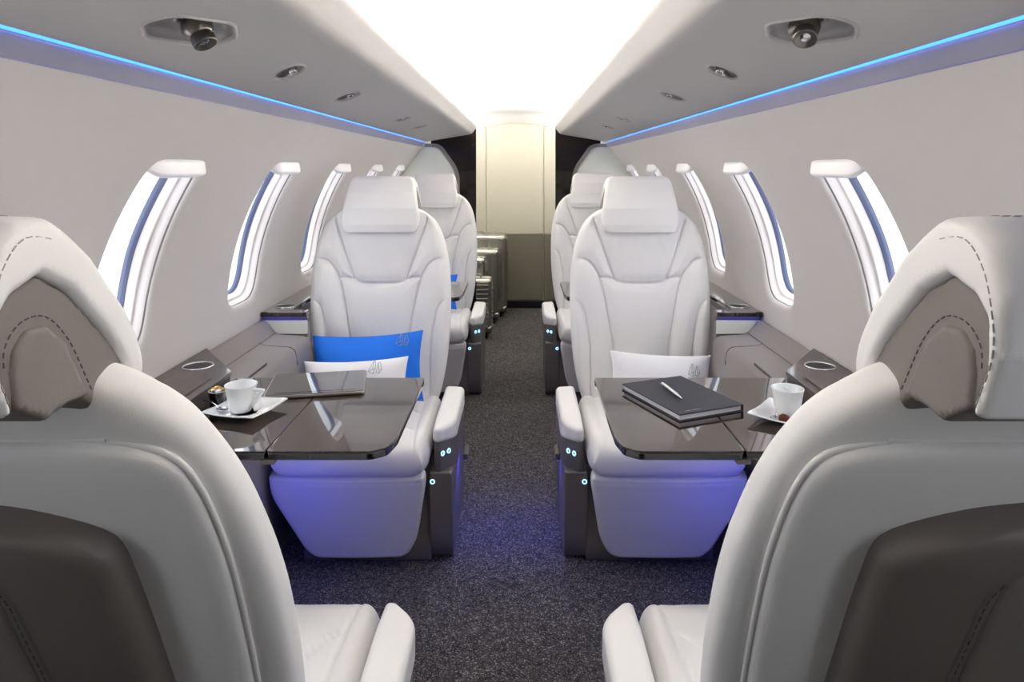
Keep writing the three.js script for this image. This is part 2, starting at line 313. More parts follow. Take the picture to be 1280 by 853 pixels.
function buildWall(side) {
  const parts = [];
  for (const n of WINDOWS) {
    const zc = -(WIN.z0 + n * WIN.pitch), idx = tileAngles.map((_, i) => i);
    const band = [1, 0.85, 0.7, 0.55, 0.42, 0.3, 0.2, 0.12, 0.06].map((s) => idx.map((i) => { const r = lerp(rIn[i] + 0.028, rOut[i], s), z = zc + r * Math.cos(tileAngles[i]), a = winOutline.ac + r * Math.sin(tileAngles[i]), [x, y] = wallXY(a); return [side * x, y, z]; }));
    const lip = [[-0.028, 0], [-0.020, 0.0006], [-0.013, 0.0018], [-0.0075, 0.004], [-0.003, 0.0072], [-0.0008, 0.0098], [0, 0.012]].map(([s, d]) => idx.map((i) => ringPoint(side, zc, i, s, d)));
    parts.push(rings([...band, ...lip], side));
    const skin = [1, 0.5, 0].map((s) => idx.map((i) => { const r = lerp(rIn[i] - 0.024, rOut[i], s), z = zc + r * Math.cos(tileAngles[i]), a = winOutline.ac + r * Math.sin(tileAngles[i]), [x, y] = wallXY(a), [nx, ny] = wallN(a); return [side * (x + nx * SKY_OUT), y + ny * SKY_OUT, z]; }));
    parts.push(rings(skin, -side));
  }
  const zn = -(WIN.z0 + (WINDOWS[0] - 0.5) * WIN.pitch), zf = -(WIN.z0 + (4.5) * WIN.pitch);
  const lower = [[WALL_R, 0], [WALL_R, WALL_C + A_BOT]], upper = Array.from({ length: 25 }, (_, i) => wallXY(lerp(A_BOT, A_TOP, i / 24)));
  const S = (sec, z0, z1) => boxUV(loft(sec.map(([x, y]) => [side * x, y]), z0, z1, 1), 2);
  parts.push(S(lower, zn, ZA), S([...lower, ...upper], zf, ZA), S([...lower, ...upper], ZF, zn));
  parts.push(S([[WALL_R + SKY_OUT, 0], [WALL_R + SKY_OUT, WALL_C + A_BOT]], ZF, ZA));
  // closing piece above the lining
  const [xt, yt] = wallXY(A_TOP);
  parts.push(S([[xt - 0.006, yt + 0.05], [xt + 0.03, yt + 0.08], [xt + 0.14, yt + 0.03]], ZF, ZA));
  // ends
  return parts;
}
for (const side of [-1, 1]) {
  const w = obj(side < 0 ? 'wall_left' : 'wall_right', buildWall(side), M.wall);
  structure(w, side < 0 ? 'curved pale grey cabin side wall behind the blue pillow seat' : 'curved pale grey cabin side wall beside the notebook table', 'wall');
}
for (const side of [-1, 1]) {
  const [xt, yt] = wallXY(A_TOP), sec = [[xt, yt], [xt + 0.004, yt + 0.003], [xt + 0.007, yt + 0.004], [xt - 0.003, yt + 0.03], [xt - 0.006, yt + 0.05]].map(([x, y]) => [side * x, y]);
  structure(obj(side < 0 ? 'trim_3' : 'trim_4', boxUV(loft(sec, ZF, ZA, 1), 2), M.channel), `grey channel below the blue light strip on the ${side < 0 ? 'tablet' : 'notebook'} side`, 'trim');
}
let windowNo = 0;
const dayPlaces = [];
for (const side of [-1, 1]) for (const n of WINDOWS) {
  const zc = -(WIN.z0 + n * WIN.pitch), idx = tileAngles.map((_, i) => i), P = (s, d) => idx.map((i) => ringPoint(side, zc, i, s, d));
  const g = group(`window_${++windowNo}`);
  structure(g, `oval cabin window with white reveal, ${['unseen_seventh', 'unseen_sixth', 'fifth', 'fourth', 'third', 'second', 'first'][n + 2]} from the bulkhead on the ${side < 0 ? 'tablet' : 'notebook'} side`, 'window');
  obj('shade_track', rings([P(0, 0.012), P(0.0012, 0.0125), P(0.0014, 0.016), P(0.0005, 0.0165)], side), M.consoleDark, g);
  obj('reveal', rings([P(0.0005, 0.0165), P(0.003, 0.020), P(0.0055, 0.027), P(0.007, 0.034), P(0.010, 0.0365), P(0.0135, 0.0375), P(0.0155, 0.040), P(0.017, 0.046), P(0.018, 0.052), P(0.0195, 0.056), P(0.0215, 0.058)], side), M.reveal, g);
  obj('seal', rings([P(0.0215, 0.058), P(0.023, 0.060), P(0.0235, 0.066), P(0.025, 0.068), P(0.025, SKY_OUT)], side), M.seal, g);
  const ring = P(0.024, 0.067), mid1 = P(0.075, 0.067);
  obj('pane', rings([ring, mid1, idx.map(() => ringPointCentre(side, zc))], side), M.pane, g);
  // pale valance of the shade, standing proud at the head of the opening
  obj('valance', boxUV(valanceGeo(side, zc), 2), M.valance, g);
  dayPlaces.push([side, zc, WIN.a0 + 0.02, WIN.a1 - 0.02]);
}
function ringPointCentre(side, zc) { const [x, y] = wallXY(winOutline.ac), [nx, ny] = wallN(winOutline.ac); return [side * (x + nx * 0.067), y + ny * 0.067, zc]; }
function valanceGeo(side, zc) {
  // section across the wall (along arc a, depth d), carried along z with rounded ends
  const sec = roundedPoly([[-0.030, -0.012], [-0.028, 0.040], [0.006, 0.040], [0.010, 0.0], [-0.018, -0.024]], [0.006, 0.002, 0.002, 0.008, 0.008], 5), hz = WIN.hw + 0.001, n = 28;
  return gridGeo(sec.length, n, (u, v) => {
    const k = Math.round(u * sec.length) % sec.length, s = -Math.cos(Math.PI * v), e = Math.pow(Math.max(0, 1 - Math.pow(Math.abs(s), 7)), 0.45), q = [lerp(-0.012, sec[k][0], e), lerp(0.02, sec[k][1], e)];
    const a = WIN.a1 + q[0], [x, y] = wallXY(a), [nx, ny] = wallN(a); return [side * (x + nx * q[1]), y + ny * q[1], zc + s * hz];
  }, side < 0);
}
// daylight that comes through each window
for (const [side, zc, aLow, aHigh] of dayPlaces) {
  const am = (aLow + aHigh) / 2, [x, y] = wallXY(am), [nx, ny] = wallN(am), d = SKY_OUT + 0.03;
  const l = areaLight(DAY, DAYLIGHT, 0.26, aHigh - aLow, [side * (x + nx * d), y + ny * d, zc], [0, y - ny * 0.5, zc]);
  l.name = 'window_daylight';
}

// floor
const floorG = new THREE.PlaneGeometry(2.1, ZF - ZA + 0.2, 1, 1).rotateX(-Math.PI / 2).translate(0, 0, (ZF + ZA) / 2);
structure(obj('floor', boxUV(merge([floorG, new THREE.BoxGeometry(2.1, 0.05, ZF - ZA + 0.2).translate(0, -0.03, (ZF + ZA) / 2)]), 1), M.carpet), 'speckled dark grey carpet along the aisle', 'floor');

// ceiling dome with coves, overhead panels
const dome = Array.from({ length: 33 }, (_, i) => { const u = lerp(-1, 1, i / 32); return [0.50 * u, 1.615 - 0.115 * Math.pow(Math.abs(u), 2.3)]; });
const domeAll = [[-0.80, 1.44], ...dome, [0.80, 1.44]];
structure(obj('ceiling', [loft(domeAll.slice().reverse(), ZF, ZA, 1), loft([[-0.95, 1.50], [-0.7, 1.62], [0, 1.70], [0.7, 1.62], [0.95, 1.5]], ZF, ZA, 1)], M.ceiling), 'white domed ceiling glowing between two light coves', 'ceiling');
const [XT, YT] = wallXY(A_TOP);
const edgeX = XT - 0.012, edgeY = YT + 0.036;
const PANEL_LEN = Math.hypot(edgeX - 0.004 - 0.315, 1.449 - edgeY), FIT_X = 0.447, FIT_S = PANEL_LEN * (edgeX - 0.004 - FIT_X) / (edgeX - 0.004 - 0.315);
const FITTINGS = [[-1.01, 'lamp', 1], [-1.45, 'vent', 1], [-1.94, 'vent', 1.05], [-2.84, 'vent', 0.95], [-3.36, 'vent', 0.9]];   // z, kind and size of each recess
function leafPoints(kind, size) {                         // outline in (towards the aisle, towards the front)
  if (kind === 'lamp') return roundedPoly([[-0.064, -0.005], [-0.022, -0.108], [0.030, -0.092], [0.064, 0.0], [0.022, 0.088], [-0.026, 0.075]], [0.02, 0.05, 0.04, 0.02, 0.05, 0.04], 7).map(([x, z]) => [x * size, z * size]);
  const out = []; for (let i = 0; i < 36; i++) { const a = i / 36 * 2 * Math.PI, u = Math.sign(Math.cos(a)) * Math.pow(Math.abs(Math.cos(a)), 1.2), v = Math.sin(a); out.push([(0.042 * u - 0.012 * v) * size, (0.058 * u + 0.030 * v) * size]); }
  return out;
}
for (const side of [-1, 1]) {
  const sec = [[0.315, 1.449], [0.298, 1.4525], [0.287, 1.4585], [0.280, 1.467], [0.268, 1.483], [0.258, 1.494], [0.253, 1.502], [0.254, 1.508], [0.262, 1.509], [0.30, 1.493], [0.36, 1.487], [0.45, 1.487], [edgeX + 0.002, edgeY + 0.022], [edgeX, edgeY + 0.004], [edgeX - 0.004, edgeY]].map(([x, y]) => [side * x, y]);
  const face = new THREE.Shape([[0, ZB + 0.02], [PANEL_LEN, ZB + 0.02], [PANEL_LEN, ZF], [0, ZF]].map((p) => new THREE.Vector2(...p)));
  for (const [z, kind, size] of FITTINGS) face.holes.push(new THREE.Path(leafPoints(kind, size).map(([x, zz]) => new THREE.Vector2(FIT_S + x, z + zz))));
  const under = new THREE.ShapeGeometry(face, 1), up = under.attributes.position;
  for (let i = 0; i < up.count; i++) { const k = up.getX(i) / PANEL_LEN; up.setXYZ(i, side * lerp(edgeX - 0.004, 0.315, k), lerp(edgeY, 1.449, k), up.getY(i)); }
  under.computeVertexNormals();
  const pan = obj('trim_' + (side < 0 ? 1 : 2), boxUV(merge([loft(sec, ZF, ZB + 0.02, 1), under]), 2), M.overhead);
  structure(pan, `smooth pale overhead service panel above the ${side < 0 ? 'blue pillow' : 'notebook'} side`, 'overhead panel');
  // cove light hidden behind the raised lip
  const cove = group('cove_light', [side * 0.40, 1.488, 0]);
  tag(cove, `hidden warm white light line in the ceiling cove above the ${side < 0 ? 'blue pillow' : 'notebook'} side`, 'light', 'ceiling cove lights');
  obj('led_line', new THREE.BoxGeometry(0.03, 0.006, 4.2).translate(0, 0.004, -2.5), M.coveLed, cove);
  obj('led_line', new THREE.BoxGeometry(0.03, 0.006, 1.2).translate(0, 0.004, -5.45), M.coveLed, cove);  // aft run, unseen behind the bulkhead, placed to light the end wall
  for (const [z, len] of [[-1.1, 1.4], [-2.5, 1.4], [-3.9, 1.4], [-5.45, 1.2]]) areaLight(WARM, z < -5 ? COVE * 0.55 : COVE, len, 0.05, [side * 0.385, 1.502, z], [side * 0.15, 1.75, z]);
  // blue light strip under the outer edge of the panel
  const strip = group('light_strip', [side * (edgeX + 0.006), edgeY, 0]);
  tag(strip, `thin glowing blue light strip along the wall above the ${side < 0 ? 'blue pillow' : 'notebook'} side`, 'light strip', 'blue light strips along the overhead panels');
  obj('led_ribbon', new THREE.BoxGeometry(0.008, 0.0045, 5.25).translate(0, 0.001, -1.98), M.stripLed, strip);
  for (let k = 0; k < 4; k++) areaLight(BLUE, STRIP, 1.30, 0.006, [side * (edgeX + 0.007), edgeY - 0.003, -0.02 - k * 1.31], [side * (edgeX + 0.030), edgeY - 0.1, -0.02 - k * 1.31]);
}
function flipped(g) { const q = g.clone(), i = q.index.array; for (let k = 0; k < i.length; k += 3) { const t = i[k]; i[k] = i[k + 1]; i[k + 1] = t; } q.computeVertexNormals(); return q; }

// ends of the cabin
structure(obj('unseen_wall_front', new THREE.BoxGeometry(2.2, 1.8, 0.04).translate(0, 0.85, ZF), M.taupe), 'plain taupe front bulkhead, unseen behind the camera', 'wall');  // out of view; its tone sets the light bounced onto the near seats
{
  const w = group('wall_aft', [0, 0, ZA]); structure(w, 'cream and taupe panelled wall at the end of the aisle', 'wall');
  obj('backing', new THREE.BoxGeometry(2.0, 1.75, 0.02).translate(0, 0.84, -0.012), M.cream, w);
  obj('upper_panel', rbox(0.50, 0.98, 0.016, 0.003, -0.016, 1.14, 0.004), M.cream, w);
  obj('upper_panel', rbox(0.34, 0.98, 0.016, 0.003, -0.442, 1.14, 0.004), M.cream, w);
  obj('upper_panel', rbox(0.34, 0.98, 0.016, 0.003, 0.410, 1.14, 0.004), M.cream, w);
  obj('lower_panel', rbox(0.50, 0.575, 0.018, 0.003, -0.016, 0.355, 0.005), M.taupe, w);
  obj('lower_panel', rbox(0.34, 0.575, 0.018, 0.003, -0.442, 0.355, 0.005), M.taupe, w);
  obj('lower_panel', rbox(0.34, 0.575, 0.018, 0.003, 0.410, 0.355, 0.005), M.taupe, w);
}
structure(obj('baseboard_aft', rbox(1.3, 0.062, 0.024, 0.003, 0, 0.031, ZA + 0.022), M.black), 'black skirting at the foot of the end wall', 'baseboard');
// bulkhead: dark gloss wood and pale partitions either side of the aisle
for (const side of [-1, 1]) {
  const near = side < 0 ? 'the suitcases' : 'the notebook side row';
  const dw = obj('wood_bulkhead', boxUV(slabXY(roundedPoly([[side * 0.262, 0], [side * 0.56, 0], [side * 0.56, 1.425], [side * 0.34, 1.458], [side * 0.262, 1.502]], 0.002), ZB - 0.02, ZB + 0.012), 2), M.darkWood);
  tag(dw, `dark gloss wood bulkhead panel edging the aisle beside ${near}`, 'bulkhead', 'dark wood bulkheads');
  const p = group('partition', [0, 0, ZB + 0.016]);
  tag(p, `pale rounded partition with grey trim behind the rear seat near ${near}`, 'partition', 'pale partitions behind the rear seats');
  const out = [[0.385, 0], [0.385, 1.17], [0.405, 1.235], [0.505, 1.378], [0.60, 1.378], ...Array.from({ length: 9 }, (_, i) => { const [x, y] = wallXY(lerp(0.62, 0.0, i / 8)); return [x - 0.006, y]; }), [0.854, 0]];
  const body = roundedPoly(out, out.map((_, i) => (i === 2 || i === 3 ? 0.03 : 0.001)));
  obj('panel', slabXY(body.map(([x, y]) => [side * x, y]), 0, 0.02, 0.002), M.partition, p);
  const path = roundedPoly(out.slice(0, 5), [0, 0.02, 0.04, 0.04, 0]).map(([x, y]) => [side * (x - 0.004), y, 0.012]);
  obj('edge_trim', ribbon(path, 0.024, 0.026), M.satinMetal, p);
}
function slabXY(pts, z0, z1, bevel = 0.001) { const ccw = THREE.ShapeUtils.area(pts.map(([x, y]) => new THREE.Vector2(x, y))) > 0 ? pts : pts.slice().reverse(); const g = extrude(ccw, z1 - z0, bevel); g.translate(0, 0, z0); return g; }
function ribbon(path, w, d) { const g = []; for (let i = 0; i + 1 < path.length; i++) { const a = path[i], b = path[i + 1], l = Math.hypot(b[0] - a[0], b[1] - a[1]); if (l < 1e-4) continue; const q = new THREE.BoxGeometry(l + 0.004, w, d); q.rotateZ(Math.atan2(b[1] - a[1], b[0] - a[0])); q.translate((a[0] + b[0]) / 2, (a[1] + b[1]) / 2, a[2]); g.push(q); } return merge(g); }

// ------------------------------------------------------------------ overhead fittings
const panelTilt = Math.atan2(1.449 - edgeY, edgeX - 0.004 - 0.315);
function onPanel(side, z) { return [side * FIT_X, lerp(edgeY, 1.449, FIT_S / PANEL_LEN), z]; }
function eyeball(side, z, kind, size) {
  const g = group('reading_lamp', onPanel(side, z)); g.rotation.z = side * -panelTilt;
  tag(g, `large swivel reading lamp in a leaf shaped recess above the ${side < 0 ? 'blue pillow' : 'notebook'} side`, 'lamp', 'swivel reading lamps overhead');
  const leaf = leafPoints(kind, size), ringL = (s, y) => leaf.map(([x, zz]) => [-side * x * s, y, zz * s]);
  obj('bezel', leafRings([ringL(1.09, 0.0), ringL(1.06, -0.0022), ringL(1.02, -0.0026), ringL(0.99, -0.0005), ringL(0.975, 0.004)]), M.overhead, g);
  obj('bowl', leafRings([ringL(0.985, 0.002), ringL(0.95, 0.012), ringL(0.86, 0.020), ringL(0.6, 0.025), ringL(0.01, 0.026)]), M.bowl, g);
  obj('collar', new THREE.TorusGeometry(0.026, 0.004, 8, 32).rotateX(Math.PI / 2).translate(-side * 0.010, 0.018, 0), M.darkMetal, g);
  const b = obj('eyeball', lathe([[0.001, 0.020], [0.014, 0.016], [0.021, 0.006], [0.0225, -0.002], [0.020, -0.010], [0.0155, -0.0135], [0.0155, -0.016], [0.017, -0.017], [0.017, -0.030], [0.0145, -0.032], [0.011, -0.028], [0.001, -0.027]], 32), M.darkMetal, g);
  b.position.set(-side * 0.012, 0.004, 0.0); b.rotation.set(side < 0 ? -0.15 : -0.75, 0, side < 0 ? 0.35 : -0.1);
  obj('lens', lathe([[0.001, 0], [0.006, 0.0005], [0.009, 0.002]], 20).translate(0, -0.0288, 0), M.chrome, b);
  return g;
}
function leafRings(list) { const n = list[0].length, pos = [], idx = []; for (const l of list) for (const p of l) pos.push(...p); for (let k = 0; k + 1 < list.length; k++) for (let i = 0; i < n; i++) { const a = k * n + i, b = k * n + (i + 1) % n, c = a + n, d = b + n; idx.push(a, b, c, b, d, c); } const g = new THREE.BufferGeometry(); g.setAttribute('position', new THREE.Float32BufferAttribute(pos, 3)); g.setIndex(idx); g.computeVertexNormals(); return g; }
function slot(side, z, kind, size, k) {
  const g = group('air_vent', onPanel(side, z)); g.rotation.z = side * -panelTilt;
  tag(g, ['leaf shaped air vent next to the large reading lamp above the ', 'leaf shaped air vent second from the reading lamp above the ', 'tiny air vent second from the bulkhead above the ', 'tiny air vent closest to the bulkhead above the '][k] + (side < 0 ? 'blue pillow side' : 'notebook side'), 'vent', 'small overhead vents');
  const leaf = leafPoints(kind, size), ringL = (s, y) => leaf.map(([x, zz]) => [-side * x * s, y, zz * s]);
  obj('bezel', leafRings([ringL(1.12, 0.0), ringL(1.07, -0.0022), ringL(1.02, -0.0026), ringL(0.98, -0.0005), ringL(0.96, 0.003)]), M.overhead, g);
  obj('insert', leafRings([ringL(0.975, 0.002), ringL(0.9, 0.008), ringL(0.6, 0.012), ringL(0.01, 0.012)]), M.darkMetal, g);
  obj('knob', lathe([[0.001, -0.004], [0.007, -0.003], [0.009, 0.002], [0.009, 0.012]], 16).translate(-side * 0.008, 0, 0), M.chrome, g);
  return g;
}
for (const side of [-1, 1]) { eyeball(side, ...FITTINGS[0]); FITTINGS.slice(1).forEach((f, k) => slot(side, ...f, k)); }

// ------------------------------------------------------------------ seats
const HW = table([[-0.04, 0.205], [0.02, 0.225], [0.12, 0.244], [0.24, 0.255], [0.36, 0.258], [0.45, 0.254], [0.52, 0.244], [0.58, 0.228], [0.625, 0.206], [0.652, 0.182], [0.674, 0.150], [0.690, 0.108], [0.699, 0.04]]);
const L1 = [[-0.178, 0.69], [-0.168, 0.64], [-0.104, 0.447], [-0.092, 0.42], [-0.07, 0.409], [0, 0.405], [0.07, 0.409], [0.092, 0.42], [0.104, 0.447], [0.168, 0.64], [0.178, 0.69]];
const L2 = [[-0.26, 0.505], [-0.228, 0.499], [-0.192, 0.487], [-0.164, 0.455], [-0.146, 0.41], [-0.122, 0.30], [-0.103, 0.18], [-0.090, 0.0], [-0.088, -0.04]];
const L2b = [[-0.150, 0.428], [-0.125, 0.428], [-0.092, 0.42]];
const L3 = [[-0.275, 0.352], [-0.236, 0.346], [-0.214, 0.322], [-0.200, 0.27], [-0.188, 0.18], [-0.184, 0.05], [-0.184, -0.04]];
const seamLines = [curveLine(L1, 70), ...[L2, L2b, L3].flatMap((l) => { const c = curveLine(l, 40); return [c, mirrorLine(c)]; })];
const xOfT = (line) => (t) => { for (let i = 0; i + 1 < line.length; i++) { const [xa, ta] = line[i], [xb, tb] = line[i + 1]; if ((t - ta) * (t - tb) <= 0 && ta !== tb) return Math.abs(lerp(xa, xb, (t - ta) / (tb - ta))); } return null; };
const c2 = xOfT(curveLine(L2, 80)), c3 = xOfT(curveLine(L3, 80)), c1 = xOfT(curveLine(L1.slice(0, 6), 80));
function seatRegion(x, t) {
  const a = Math.abs(x), s = x < 0 ? 'l' : 'r';
  if (t > 0.405) { const k = c1(t); if (k !== null && a < k) return 'upper'; }
  const k3 = c3(t); if (t < 0.352 && k3 !== null && a > k3) return 'outer_' + s;
  const k2 = c2(t); if (t < 0.43 && k2 !== null && a < k2) return 'centre';
  if (t < 0.499 && (k2 === null || a > k2)) return 'bolster_' + s;
  return 'shoulder_' + s;
}
const wr = (x, t) => 0.0022 * perlin.noise(x * 14, t * 9, 4.2) + 0.0012 * perlin.noise(x * 40, t * 18, 1.2);
const backParts = puff({ t0: -0.035, t1: 0.70, hw: HW, p: 9, q: 14, m: 2.6, nu: 210, nv: 230, seams: seamLines, gw: 0.0032, gd: 0.009, bulge: 0.009, bw: 0.024, region: seatRegion, wrinkle: wr,
  mid: () => -0.028, front: (x, t, u) => { const k = smooth(0.30, 1, Math.abs(u)); return 0.022 + 0.030 * k * smooth(0.72, 0.25, t) * smooth(-0.02, 0.2, t) + 0.008 * smooth(0.1, 0.25, t) * smooth(0.42, 0.28, t) * (1 - k); }, back: () => 0.030 });
// rear of the seat: pale panel, piping, grey shell with stitched middle
const rearTop = table([[0, 0.205], [0.1, 0.216], [0.3, 0.226], [0.42, 0.227], [0.50, 0.224], [0.56, 0.216], [0.592, 0.207], [0.610, 0.196], [0.620, 0.181], [0.627, 0.157], [0.631, 0.125]]);
const rearPanel = puffOne({ t0: 0.0, t1: 0.632, hw: rearTop, p: 16, q: 26, m: 3, nu: 60, nv: 70, mid: () => -0.050, front: () => 0.004, back: () => 0.020, wrinkle: (x, t) => 0.001 * perlin.noise(x * 20, t * 12, 2) });
const pipePath = []; for (let i = 0; i <= 40; i++) { const t = lerp(0.0, 0.6315, Math.sin(i / 40 * Math.PI / 2)); pipePath.push([-rearTop(t) - 0.001, t, -0.0545]); }
const pipePts = [...pipePath, ...pipePath.map(([x, y, z]) => [-x, y, z]).reverse()];
const piping = tube(pipePts, 0.0034, 200, 8);
const shellHW = table([[-0.02, 0.160], [0.2, 0.160], [0.42, 0.153], [0.50, 0.148], [0.532, 0.143], [0.546, 0.130], [0.560, 0.098], [0.572, 0.055], [0.578, 0.008]]);
const shellG = puffOne({ t0: -0.01, t1: 0.578, hw: shellHW, p: 14, q: 26, m: 2.6, nu: 50, nv: 60, mid: () => -0.066, front: () => 0.002, back: (x, t) => 0.030 + 0.01 * (1 - (x / 0.17) ** 2) });
const innerHW = table([[0, 0.078], [0.3, 0.066], [0.45, 0.056], [0.52, 0.048], [0.54, 0.03]]);
const innerG = puffOne({ t0: 0.0, t1: 0.545, hw: innerHW, p: 10, q: 22, m: 2.4, nu: 24, nv: 40, mid: () => -0.1005, front: () => 0.002, back: () => 0.0085 });
function stitches(path, len = 0.006, gap = 0.004, r = 0.0007) {    // a line of thread along a path
  const c = new THREE.CatmullRomCurve3(path.map((p) => new THREE.Vector3(...p))), L = c.getLength(), out = [];
  for (let s = 0; s + len < L; s += len + gap) { const a = c.getPointAt(s / L), b = c.getPointAt((s + len) / L), d = b.clone().sub(a), g = new THREE.CylinderGeometry(r, r, d.length(), 5, 1); g.applyQuaternion(new THREE.Quaternion().setFromUnitVectors(new THREE.Vector3(0, 1, 0), d.clone().normalize())); g.translate((a.x + b.x) / 2, (a.y + b.y) / 2, (a.z + b.z) / 2); out.push(g); }
  return mergeGeometries(out);
}
const shellStitch = merge([-1, 1].map((s) => stitches(Array.from({ length: 20 }, (_, i) => { const t = lerp(0.02, 0.53, i / 19); return [s * (innerHW(t) + 0.006), t, -0.066 - 0.0398 - 0.001]; }))));
// headrest: a hood over a grey core, side section in (n, t)
const hood = [[0.030, 0.0], [0.036, 0.03], [0.034, 0.09], [0.018, 0.15], [-0.012, 0.198], [-0.040, 0.214], [-0.072, 0.206], [-0.104, 0.182], [-0.124, 0.145], [-0.132, 0.098], [-0.122, 0.094], [-0.116, 0.130], [-0.098, 0.158], [-0.078, 0.166], [-0.046, 0.164], [-0.026, 0.138], [-0.010, 0.085], [0.000, 0.030], [0.004, 0.0]];
const headLine = roundedPoly([[-0.116, 0.214], [0.116, 0.214], [0.146, 0.045], [0.134, -0.004], [-0.134, -0.004], [-0.146, 0.045]], [0.030, 0.030, 0.030, 0.034, 0.034, 0.030], 6);
const headW = (t) => { const k = clamp(t, 0.0, 0.205); return k > 0.045 ? lerp(0.146, 0.117, (k - 0.045) / 0.169) - 0.006 * smooth(0.18, 0.21, k) : lerp(0.130, 0.144, k / 0.045); };
const headBounds = [[-0.16, -0.02, -0.15], [0.16, 0.23, 0.055]];
const sdHood = (x, y, z) => {
  const ax = Math.abs(x) / 0.146, dz = z > -0.01 ? 0.012 * ax ** 3 * smooth(-0.01, 0.02, z) : 0;   // the pad falls away at its sides
  return sdJoin(sdPoly(hood, z + dz, y), sdPoly(headLine, x, y), 0.010);
};
const hoodG = nets(sdHood, ...headBounds, 0.0040);
const coreSec = [[0.004, 0.012], [-0.004, 0.075], [-0.026, 0.138], [-0.046, 0.1645], [-0.078, 0.167], [-0.098, 0.159], [-0.117, 0.131], [-0.122, 0.098], [-0.100, 0.072], [-0.082, 0.070], [-0.066, 0.064], [-0.056, 0.050], [-0.052, 0.030], [-0.030, 0.008]];
const coreG = nets((x, y, z) => sdJoin(sdPoly(coreSec, z, y), Math.abs(x) - (headW(y) - 0.007), 0.004), ...headBounds, 0.0042);
const flapSec = [[-0.054, 0.056], [-0.052, 0.108], [-0.062, 0.130], [-0.080, 0.138], [-0.098, 0.132], [-0.110, 0.118], [-0.119, 0.096], [-0.102, 0.070], [-0.082, 0.067], [-0.066, 0.061]];
const flapG = nets((x, y, z) => sdJoin(sdPoly(flapSec, z, y), Math.abs(x) - (headW(y) - 0.003), 0.004), ...headBounds, 0.0042);
const flapStitch = merge([-1, 1].map((s) => stitches([[-0.0475, 0.056], [-0.047, 0.110], [-0.058, 0.135], [-0.080, 0.1435], [-0.101, 0.137], [-0.113, 0.120]].map(([z, y]) => [s * (headW(y) - 0.0068), y, z]), 0.004, 0.003, 0.0006)));
const stalkG = rbox(0.12, 0.12, 0.03, 0.012, 0, 0.0, -0.03);
function hoodTop(x, z) { let a = 0.17, b = 0.24; for (let i = 0; i < 30; i++) { const m = (a + b) / 2; if (sdHood(x, m, z) < 0) a = m; else b = m; } return a; }
function hoodSide(y, z) { let a = 0.06, b = 0.17; for (let i = 0; i < 30; i++) { const m = (a + b) / 2; if (sdHood(m, y, z) < 0) a = m; else b = m; } return a; }
const hoodSeam = merge([-1, 1].flatMap((s) => [stitches([[-0.124, 0.112], [-0.118, 0.150], [-0.100, 0.176], [-0.074, 0.196], [-0.044, 0.202], [-0.020, 0.188]].map(([z, y]) => [s * hoodSide(y - 0.006, z), y - 0.006, z]), 0.006, 0.003, 0.0006)]).concat([-0.024, -0.034].map((z) => stitches(Array.from({ length: 9 }, (_, i) => { const x = lerp(-0.092, 0.092, i / 8); return [x, hoodTop(x, z), z]; }), 0.006, 0.003, 0.0006))));
// emblem of folded pyramids, as raised thread lines in a unit square
const emblemLines = [[[-0.12, 0.5], [-0.45, -0.15], [-0.5, -0.32], [-0.18, -0.5], [0.1, -0.38], [0.28, -0.5], [0.5, -0.22], [0.34, 0.36], [0.2, 0.3]], [[-0.12, 0.5], [-0.02, 0.42], [0.02, -0.1], [-0.18, -0.5]], [[-0.12, 0.5], [-0.2, -0.2], [-0.5, -0.32]], [[0.2, 0.3], [0.1, -0.38]], [[0.2, 0.3], [0.30, -0.2], [0.28, -0.5]], [[0.30, -0.2], [0.5, -0.22]], [[-0.2, -0.2], [0.02, -0.1]]];
function emblem(size, place, r) { return merge(emblemLines.map((l) => polyTube(l.map(([x, y]) => place(x * size, y * size)), r, 5))); }
// seat cushion, built lying: x across, t along the depth (front at t = 0.475), z up
const cushW = (t) => lerp(0.228, 0.236, smooth(0, 0.2, t)) - 0.012 * smooth(0.40, 0.475, t);
const cs1 = curveLine([[-0.172, -0.04], [-0.176, 0.15], [-0.184, 0.32], [-0.196, 0.49]], 24), cs2 = curveLine([[-0.09, -0.04], [-0.085, 0.10], [-0.115, 0.26], [-0.15, 0.33], [-0.186, 0.36]], 24), cs3 = curveLine([[-0.09, 0.1], [-0.135, 0.14], [-0.176, 0.18]], 12);
const cushSeams = [cs1, mirrorLine(cs1), cs2, mirrorLine(cs2), cs3, mirrorLine(cs3)];
const cushParts = puff({ t0: -0.03, t1: 0.478, hw: cushW, p: 12, q: 14, m: 2.3, nu: 90, nv: 90, seams: cushSeams, gw: 0.0035, gd: 0.004, bulge: 0.003, bw: 0.02, mid: (x, t) => -0.055, front: (x, t, u) => 0.050 + 0.012 * smooth(0.7, 0.95, Math.abs(u)) + 0.012 * smooth(0.1, 0.4, t) - 0.012 * smooth(0.40, 0.475, t), back: () => 0.052, wrinkle: (x, t) => 0.0015 * perlin.noise(x * 16, t * 12, 7.7) });
const cushG = mergeGeometries(Object.values(cushParts)).rotateX(-Math.PI / 2); cushG.scale(1, 1, -1); fixWinding(cushG);
function fixWinding(g) { const p = g.attributes.position.array, n = g.attributes.normal.array, u = g.attributes.uv?.array; for (let i = 0; i < p.length; i += 9) for (let c = 0; c < 3; c++) { let t = p[i + 3 + c]; p[i + 3 + c] = p[i + 6 + c]; p[i + 6 + c] = t; t = n[i + 3 + c]; n[i + 3 + c] = n[i + 6 + c]; n[i + 6 + c] = t; } return g; }
